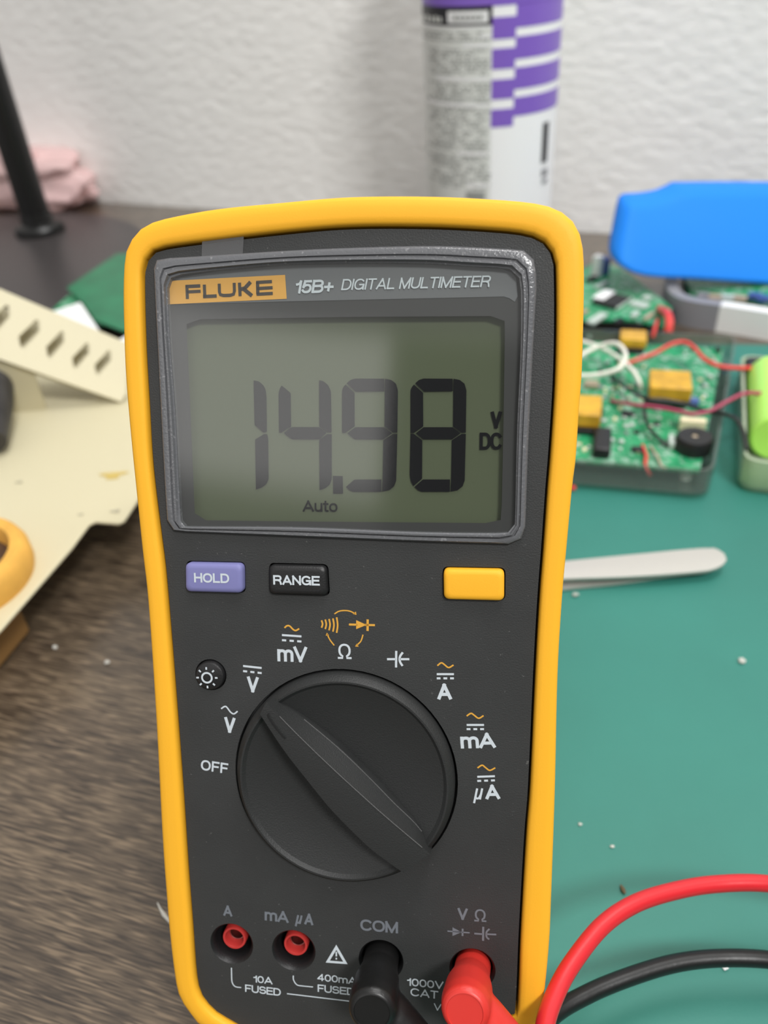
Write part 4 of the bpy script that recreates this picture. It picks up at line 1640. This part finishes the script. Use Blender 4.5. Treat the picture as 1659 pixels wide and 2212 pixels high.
while k_ < 88:
    u_, w_ = rnd.uniform(-0.47, 0.47), rnd.uniform(-0.46, 0.46)
    c = bx * u_ * bwid + by * w_ * blen + po + EZ * 0.0016
    rel = c - CAM
    px = (CX + rel.dot(RIGHT) / rel.dot(FWD) * FPX, CY + rel.dot(DOWN) / rel.dot(FWD) * FPX)
    if px[0] < 1225 or any(math.hypot(px[0] - a, px[1] - d) < r_ for a, d, r_ in taken) or (px[1] > 960 and px[0] > 1430):
        continue
    b = MB()
    e1 = bx if rnd.random() < 0.5 else by
    b.frame_box(c - po, e1, Vector((-e1.y, e1.x, 0)), EZ, rnd.uniform(0.0012, 0.0034), rnd.uniform(0.001, 0.002), rnd.uniform(0.0006, 0.0014))
    b.build('chip', mats_[rnd.randrange(len(mats_))], pcb, smooth=False)
    k_ += 1


def wire(root, name, pts, r, m, lab=None):
    b = MB()
    P = spline([at(x, y, z) - root.location for x, y, z in pts], 8)
    b.tube(P, r, 10)
    o = b.build(name, m, root, angle=80)
    if lab:
        o['label'] = lab
    return o


wire(pcb, 'wire', [(1200, 790, 0.02), (1240, 775, 0.022), (1290, 750, 0.026), (1328, 742, 0.03), (1348, 757, 0.03), (1350, 778, 0.029), (1335, 797, 0.027), (1300, 808, 0.024), (1258, 812, 0.022), (1200, 808, 0.02)], 0.0013, M['wirewhite'], 'white wire loop')
wire(pcb, 'wire', [(1200, 725, 0.02), (1258, 738, 0.022), (1300, 752, 0.022), (1340, 776, 0.021), (1366, 800, 0.0205), (1380, 822, 0.018), (1384, 840, BZ + 0.001)], 0.0012, M['wirewhite'], 'white wire with a bare end')
wire(pcb, 'wire', [(1355, 785, 0.018), (1410, 765, 0.021), (1450, 744, 0.024), (1478, 739, 0.025), (1500, 752, 0.025), (1520, 774, 0.025), (1550, 790, 0.025), (1590, 795, 0.024), (1628, 795, 0.022)], 0.0012, M['wirered'], 'red wire to the battery')
wire(pcb, 'wire', [(1320, 866, BZ + 0.001), (1360, 873, 0.018), (1420, 880, 0.02), (1470, 889, 0.021), (1500, 894, 0.0215), (1535, 887, 0.023), (1570, 868, 0.026), (1610, 850, 0.028), (1659, 852, 0.026), (1720, 865, 0.023)], 0.001, M['wireplum'], 'plum wire to the battery')
wire(pcb, 'wire', [(1322, 812, BZ + 0.001), (1345, 832, 0.018), (1375, 850, 0.02), (1400, 862, 0.021), (1440, 865, 0.021), (1480, 874, 0.02), (1520, 886, 0.02), (1560, 894, 0.022), (1590, 905, 0.027), (1606, 935, 0.027), (1613, 972, 0.024)], 0.0011, M['wireblack'], 'black wire to the battery')
wire(pcb, 'wire', [(1396, 862, 0.019), (1392, 890, 0.018), (1400, 920, 0.017), (1420, 945, 0.016), (1442, 962, BZ + 0.001)], 0.001, M['wireblack'], 'black wire arching over the board')
wire(pcb, 'wire', [(1388, 962, BZ + 0.001), (1396, 985, 0.015), (1394, 1000, 0.014), (1398, 1015, 0.013), (1404, 1027, 0.010)], 0.0008, M['wirered'], 'short red wire end')
wire(pcb, 'wire', [(1405, 965, BZ + 0.001), (1420, 985, 0.015), (1428, 1005, 0.013), (1440, 1012, 0.012)], 0.0006, M['tan'])

# ---- second board behind
RZ = 0.0125
rp = [(1150, 640), (1296, 561), (1345, 580), (1452, 664), (1437, 706), (1370, 690), (1150, 690)]
pts = [at(x, y, RZ) for x, y in rp]
c = sum(pts, Vector()) / len(pts)
rb = empty('circuit_board', Vector((c.x, c.y, RZ - 0.0016)), 'green circuit board with a white and black chip half under the blue case', 'circuit board')
b = MB()
b.prism([p - rb.location - EZ * 0.0016 for p in pts], EZ * 0.0016)
b.build('board', M['pcb'], rb, smooth=False)
for x, y in ((1290, 580), (1425, 672), (1205, 650), (1400, 680)):
    b = MB()
    c2 = at(x, y, RZ) - rb.location
    c2.z = 0
    b.lathe(c2, EZ, [(0.003, -(RZ - 0.0016)), (0.003, 0)], 12)
    b.build('standoff', M['black'], rb)
rdir = (at(1368, 632, RZ) - at(1318, 665, RZ)).normalized()
t = comp(rb, 'chip', (1322, 645), RZ, 0.020, 0.018, 0.003, M['black'], rdir, lab='black chip with a white label')
c2 = at(1305, 636, RZ + 0.0034) - rb.location
b = MB()
b.frame_box(c2 - EZ * 0.0003, rdir, Vector((-rdir.y, rdir.x, 0)), EZ, 0.017, 0.0085, 0.0003)
b.build('chip_label', M['white'], t, smooth=False)
for px, w, d, m in (((1279, 599), 0.011, 0.005, 'black'), ((1337, 690), 0.008, 0.004, 'black'), ((1347, 652), 0.022, 0.003, 'silk'), ((1382, 655), 0.008, 0.012, 'silk'), ((1398, 640), 0.006, 0.006, 'silk'),
                    ((1402, 680), 0.012, 0.003, 'tan'), ((1290, 685), 0.018, 0.006, 'silk'), ((1262, 670), 0.006, 0.004, 'tan'), ((1300, 612), 0.014, 0.004, 'silk'), ((1372, 676), 0.008, 0.004, 'silk')):
    comp(rb, 'chip', px, RZ, w, d, 0.0022, M[m], rdir)
comp(rb, 'coil', (1306, 556), RZ, 0.007, 0.007, 0.012, M['bluecomp'], rdir, lab='blue component')
comp(rb, 'connector', (1293, 552), RZ, 0.006, 0.006, 0.016, M['whiteplastic'], rdir, lab='white connector')
wire(rb, 'wire', [(1425, 668, 0.0135), (1440, 676, 0.022), (1446, 695, 0.022), (1443, 718, 0.017)], 0.0026, M['wirered'], 'short fat red wire')
wire(rb, 'wire', [(1420, 690, 0.0135), (1416, 706, 0.022), (1410, 728, 0.018)], 0.0011, M['wirered'], 'thin red wire end')

# ------------------------------------------------------------------ battery in a frosted case
ZB = MT
bc0 = at(1597, 1068, MT)
cs = empty('battery_case', at(1660, 960, MT), 'frosted plastic battery case at the right edge of the mat', 'plastic case')
o_ = cs.location.copy()
gx = (at(1700, 1090, MT) - at(1600, 1072, MT)).normalized()
gx = Vector((math.cos(math.radians(-7)), math.sin(math.radians(-7)), 0))
gy = (at(1583, 760, MT) - at(1586, 1040, MT)).normalized()
gx = Vector((gy.y, -gy.x, 0))
c0 = at(1590, 1062, MT)             # front left foot
Wb, Lb, Hb = 0.046, 0.112, 0.018
cen = c0 + gx * Wb / 2 + gy * Lb / 2


def brect(w, l, r, z):
    q = [cen - o_ + gx * w / 2 * a + gy * l / 2 * c_ for a, c_ in ((-1, -1), (1, -1), (1, 1), (-1, 1))]
    return [Vector((p.x, p.y, z)) for p in rrect(*q, r, 6)]


b = MB()
b.loft([brect(Wb - 0.004, Lb - 0.004, 0.006, 0), brect(Wb, Lb, 0.008, 0.003), brect(Wb, Lb, 0.008, Hb), brect(Wb - 0.003, Lb - 0.003, 0.007, Hb), brect(Wb - 0.003, Lb - 0.003, 0.007, 0.003)], True, True)
b.build('tray', M['frost'], cs, angle=40)
b = MB()
b.frame_box(cen - o_ + gy * (Lb / 2 - 0.010) + EZ * 0.003, gx, gy, EZ, Wb - 0.006, 0.012, 0.016)
b.build('terminal_block', M['black'], cs, bevel=0.001)
cell = empty('battery', cen + EZ * (0.003 - MT + MT), 'lime green battery cell lying in the frosted case', 'battery')
b = MB()
r_ = 0.0125
l0 = cen + gy * (-Lb / 2 + 0.027) + gx * (-Wb / 2 + 0.0035 + r_) + EZ * (0.003 + r_) - cell.location
l1 = cen + gy * (Lb / 2 - 0.018) + gx * (-Wb / 2 + 0.0035 + r_) + EZ * (0.003 + r_) - cell.location
d_ = (l1 - l0)
b.lathe(l0, d_, [(r_ * 0.9, 0), (r_, 0.001), (r_, d_.length - 0.001), (r_ * 0.9, d_.length)], 40)
b.build('cell_body', M['lime'], cell, angle=30)
b = MB()
b.lathe(l1, d_, [(0.004, 0), (0.004, 0.0015)], 24)
b.build('terminal', M['steel'], cell)

# ------------------------------------------------------------------ blue case and grey white tray
P0 = at(1520, 706, 0) + Vector((-0.25, 0.97, 0)) * 0.012
nb2 = Vector((0.12, -0.80, 0.55)).normalized()
PB = at(1500, 612, 0.021)
outl = [(1336, 565), (1344, 512), (1358, 449), (1374, 440), (1405, 437.5), (1440, 431), (1472, 418), (1500, 413.5), (1720, 414), (1790, 430), (1800, 520), (1790, 628), (1659, 621), (1500, 611), (1420, 607), (1375, 599), (1347, 584)]
front = resample(spline([onplane(x, y, PB, nb2) for x, y in outl], 5, True), 110, True)
bcn = sum(front, Vector()) / len(front)


back2 = Vector((-nb2.x, -nb2.y, 0.12)).normalized()


def shrink(lp, d, k_):
    out = []
    n_ = len(lp)
    for i in range(n_):
        t_ = (lp[(i + 1) % n_] - lp[i - 1]).normalized()
        s_ = nb2.cross(t_)
        if s_.dot(bcn - lp[i]) < 0:
            s_ = -s_
        out.append(lp[i] + s_ * d + back2 * k_)
    return out


b = MB()
b.loft([shrink(front, 0.0055, 0), shrink(front, 0.0032, 0.0006), shrink(front, 0.0014, 0.0024), shrink(front, 0.0003, 0.007), shrink(front, 0, 0.011), shrink(front, 0.0006, 0.018), shrink(front, 0.006, 0.024)], True, True)
zmin = min(p.z for p in b.v)
off = Vector((bcn.x, bcn.y, zmin))
tag(b.build('plastic_cover', M['blue'], angle=60, offset=off), 'bright blue rounded plastic cover leaning back on the grey tray', 'cover')

tray = empty('parts_tray', at(1600, 660, 0), 'grey and white rimmed tray under the blue cover holding a board', 'tray')
to = tray.location.copy()
TH = 0.018


def band(pxs, th_, m, nm, lab=None):
    P = spline([at(x, y, TH) - to for x, y in pxs], 8)
    b = MB()
    n_ = len(P)
    inn = []
    for i in range(n_):
        t_ = (P[min(i + 1, n_ - 1)] - P[max(i - 1, 0)]).normalized()
        s_ = Vector((-t_.y, t_.x, 0))
        inn.append(P[i] + s_ * th_)
    rows = []
    for i in range(n_):
        a, c_ = P[i], inn[i]
        rows.append([Vector((a.x, a.y, 0)), Vector((a.x, a.y, TH)), Vector((c_.x, c_.y, TH)), Vector((c_.x, c_.y, 0))])
    b.loft(rows, True, True)
    o = b.build(nm, m, tray, angle=50)
    if lab:
        o['label'] = lab
    return o


band([(1445, 560), (1438, 590), (1438, 612), (1446, 630), (1465, 643), (1500, 652), (1556, 660)], 0.008, M['greyplastic'], 'rim', 'grey rim')
band([(1556, 660), (1610, 668), (1700, 682), (1850, 700)], 0.008, M['whiteplastic'], 'rim', 'white rim')
b = MB()
b.prism([Vector((p.x, p.y, 0.0)) for p in [at(x, y, 0.0) - to for x, y in ((1462, 640), (1500, 666), (1850, 712), (1850, 570), (1480, 560))]], EZ * 0.003)
b.build('floor_plate', M['black'], tray, smooth=False)
b = MB()
b.prism([Vector((p.x, p.y, 0.006)) for p in [at(x, y, 0.0125) - to for x, y in ((1478, 600), (1490, 622), (1605, 640), (1850, 668), (1850, 570), (1500, 560))]], EZ * 0.0065)
b.build('board', M['pcb'], tray, smooth=False)
for x, y, m in ((1520, 634, 'greyplastic'), (1545, 638, 'tan'), (1572, 638, 'silk'), (1600, 640, 'tan'), (1632, 634, 'bluecomp'), (1650, 640, 'bluecomp')):
    b = MB()
    b.frame_box(at(x, y, 0.0155) - to - EZ * 0.003, WD, WN, EZ, 0.008, 0.005, 0.003)
    b.build('chip', M[m], tray, smooth=False)

# ------------------------------------------------------------------ tweezers
tz = empty('tweezers', at(1400, 1225, MT), 'shiny steel tweezers lying across the teal mat', 'tweezers')
to = tz.location.copy()


def blade(up_px, dn_px, zf, m):
    n_ = 26
    U = resample(spline([at(x, y, z) - to for x, y, z in up_px], 8), n_)
    D = resample(spline([at(x, y, z) - to for x, y, z in dn_px], 8), n_)
    b = MB()
    rows = []
    for a, d in zip(U, D):
        mid_ = (a + d) / 2 + EZ * 0.0003
        rows.append([a, mid_, d, d - EZ * 0.0011, a - EZ * 0.0011])
    b.loft(rows, True, True)
    return b.build('blade', m, tz, angle=40)


zt = 0.0085
blade([(1125, 1222, zt), (1219, 1212, zt), (1363, 1198, zt), (1480, 1187, zt), (1531, 1184, zt), (1555, 1188, zt), (1567, 1199, zt), (1569, 1208, zt)],
      [(1125, 1256, zt), (1219, 1250, zt), (1340, 1246, zt), (1440, 1240, zt), (1520, 1233, zt), (1545, 1228, zt), (1562, 1219, zt), (1569, 1210, zt)], 0, M['satin'])
zt = 0.0042
blade([(1125, 1246, zt), (1215, 1240, zt), (1330, 1235, zt), (1450, 1228, zt), (1520, 1223, zt)],
      [(1125, 1281, zt), (1215, 1272, zt), (1330, 1260, zt), (1450, 1243, zt), (1530, 1234, zt)], 0, M['satin'])
b = MB()
b.prism([at(x, y, 0.0045) - to - EZ * 0.0018 for x, y in ((1500, 1198), (1540, 1194), (1560, 1206), (1545, 1222), (1505, 1230))], EZ * 0.0048)
b.build('joint', M['satin'], tz, bevel=0.0004)

# ------------------------------------------------------------------ crumbs and fibres
def crumb(x, y, r, m, label, z=0.0, grp=None, name='crumb'):
    b = MB()
    c = at(x, y, z)
    rr = random.Random(int(x * 7 + y))
    b.sphere((0, 0, 0), Vector((r, r * rr.uniform(0.6, 1.0), r * 0.6)), 6)
    for v_ in b.v:
        v_ *= 1 + rr.uniform(-0.25, 0.25)
    zz = min(v_.z for v_ in b.v)
    b.v = [v_ - EZ * zz for v_ in b.v]
    o = b.build(name, m)
    o.location = c
    return tag(o, label, 'crumb', grp)


crumb(1602, 1430, 0.0013, M['debris'], 'pale crumb alone on the mat at the right edge', MT)
crumb(1243, 1288, 0.0013, M['debris'], 'pale crumb on the mat just below the tweezers', MT)
crumb(1322, 1830, 0.0006, M['debris'], 'tiny pale speck on the mat above the brass bit', MT)
crumb(1253, 1782, 0.0006, M['debris'], 'tiny pale speck on the mat beside the meter edge', MT)
crumb(1566, 2092, 0.0008, M['white'], 'white chip on the mat under the black cable', MT)
crumb(120, 1400, 0.0009, M['debris'], 'pale speck on the wood near the cream tray corner')
crumb(232, 1433, 0.0010, M['debris'], 'pale speck on the wood between tray and meter')
b = MB()
c = at(1346, 1922, MT)
b.tube([at(1341, 1912, MT + 0.0006) - c, at(1346, 1922, MT + 0.0008) - c, at(1350, 1930, MT + 0.0005) - c], [0.0003, 0.0007, 0.0004], 8)
o = b.build('wire_offcut', M['debrisdark'])
o.location = c
tag(o, 'tiny brass wire offcut on the mat by the red cable', 'offcut')
b = MB()
c = at(355, 1970, 0.0)
b.tube([at(340, 1950, 0.0004) - c, at(346, 1963, 0.0008) - c, at(354, 1976, 0.0007) - c, at(372, 1997, 0.0004) - c], [0.00015, 0.0003, 0.0006, 0.0004], 8)
o = b.build('fibre', M['debris'])
o.location = c
tag(o, 'pale shaving on the wood by the left edge of the meter', 'shaving')
crumb(1236, 1058, 0.0018, M['wirered'], 'pink insulation scrap on the mat in front of the clear case', MT, name='scrap')
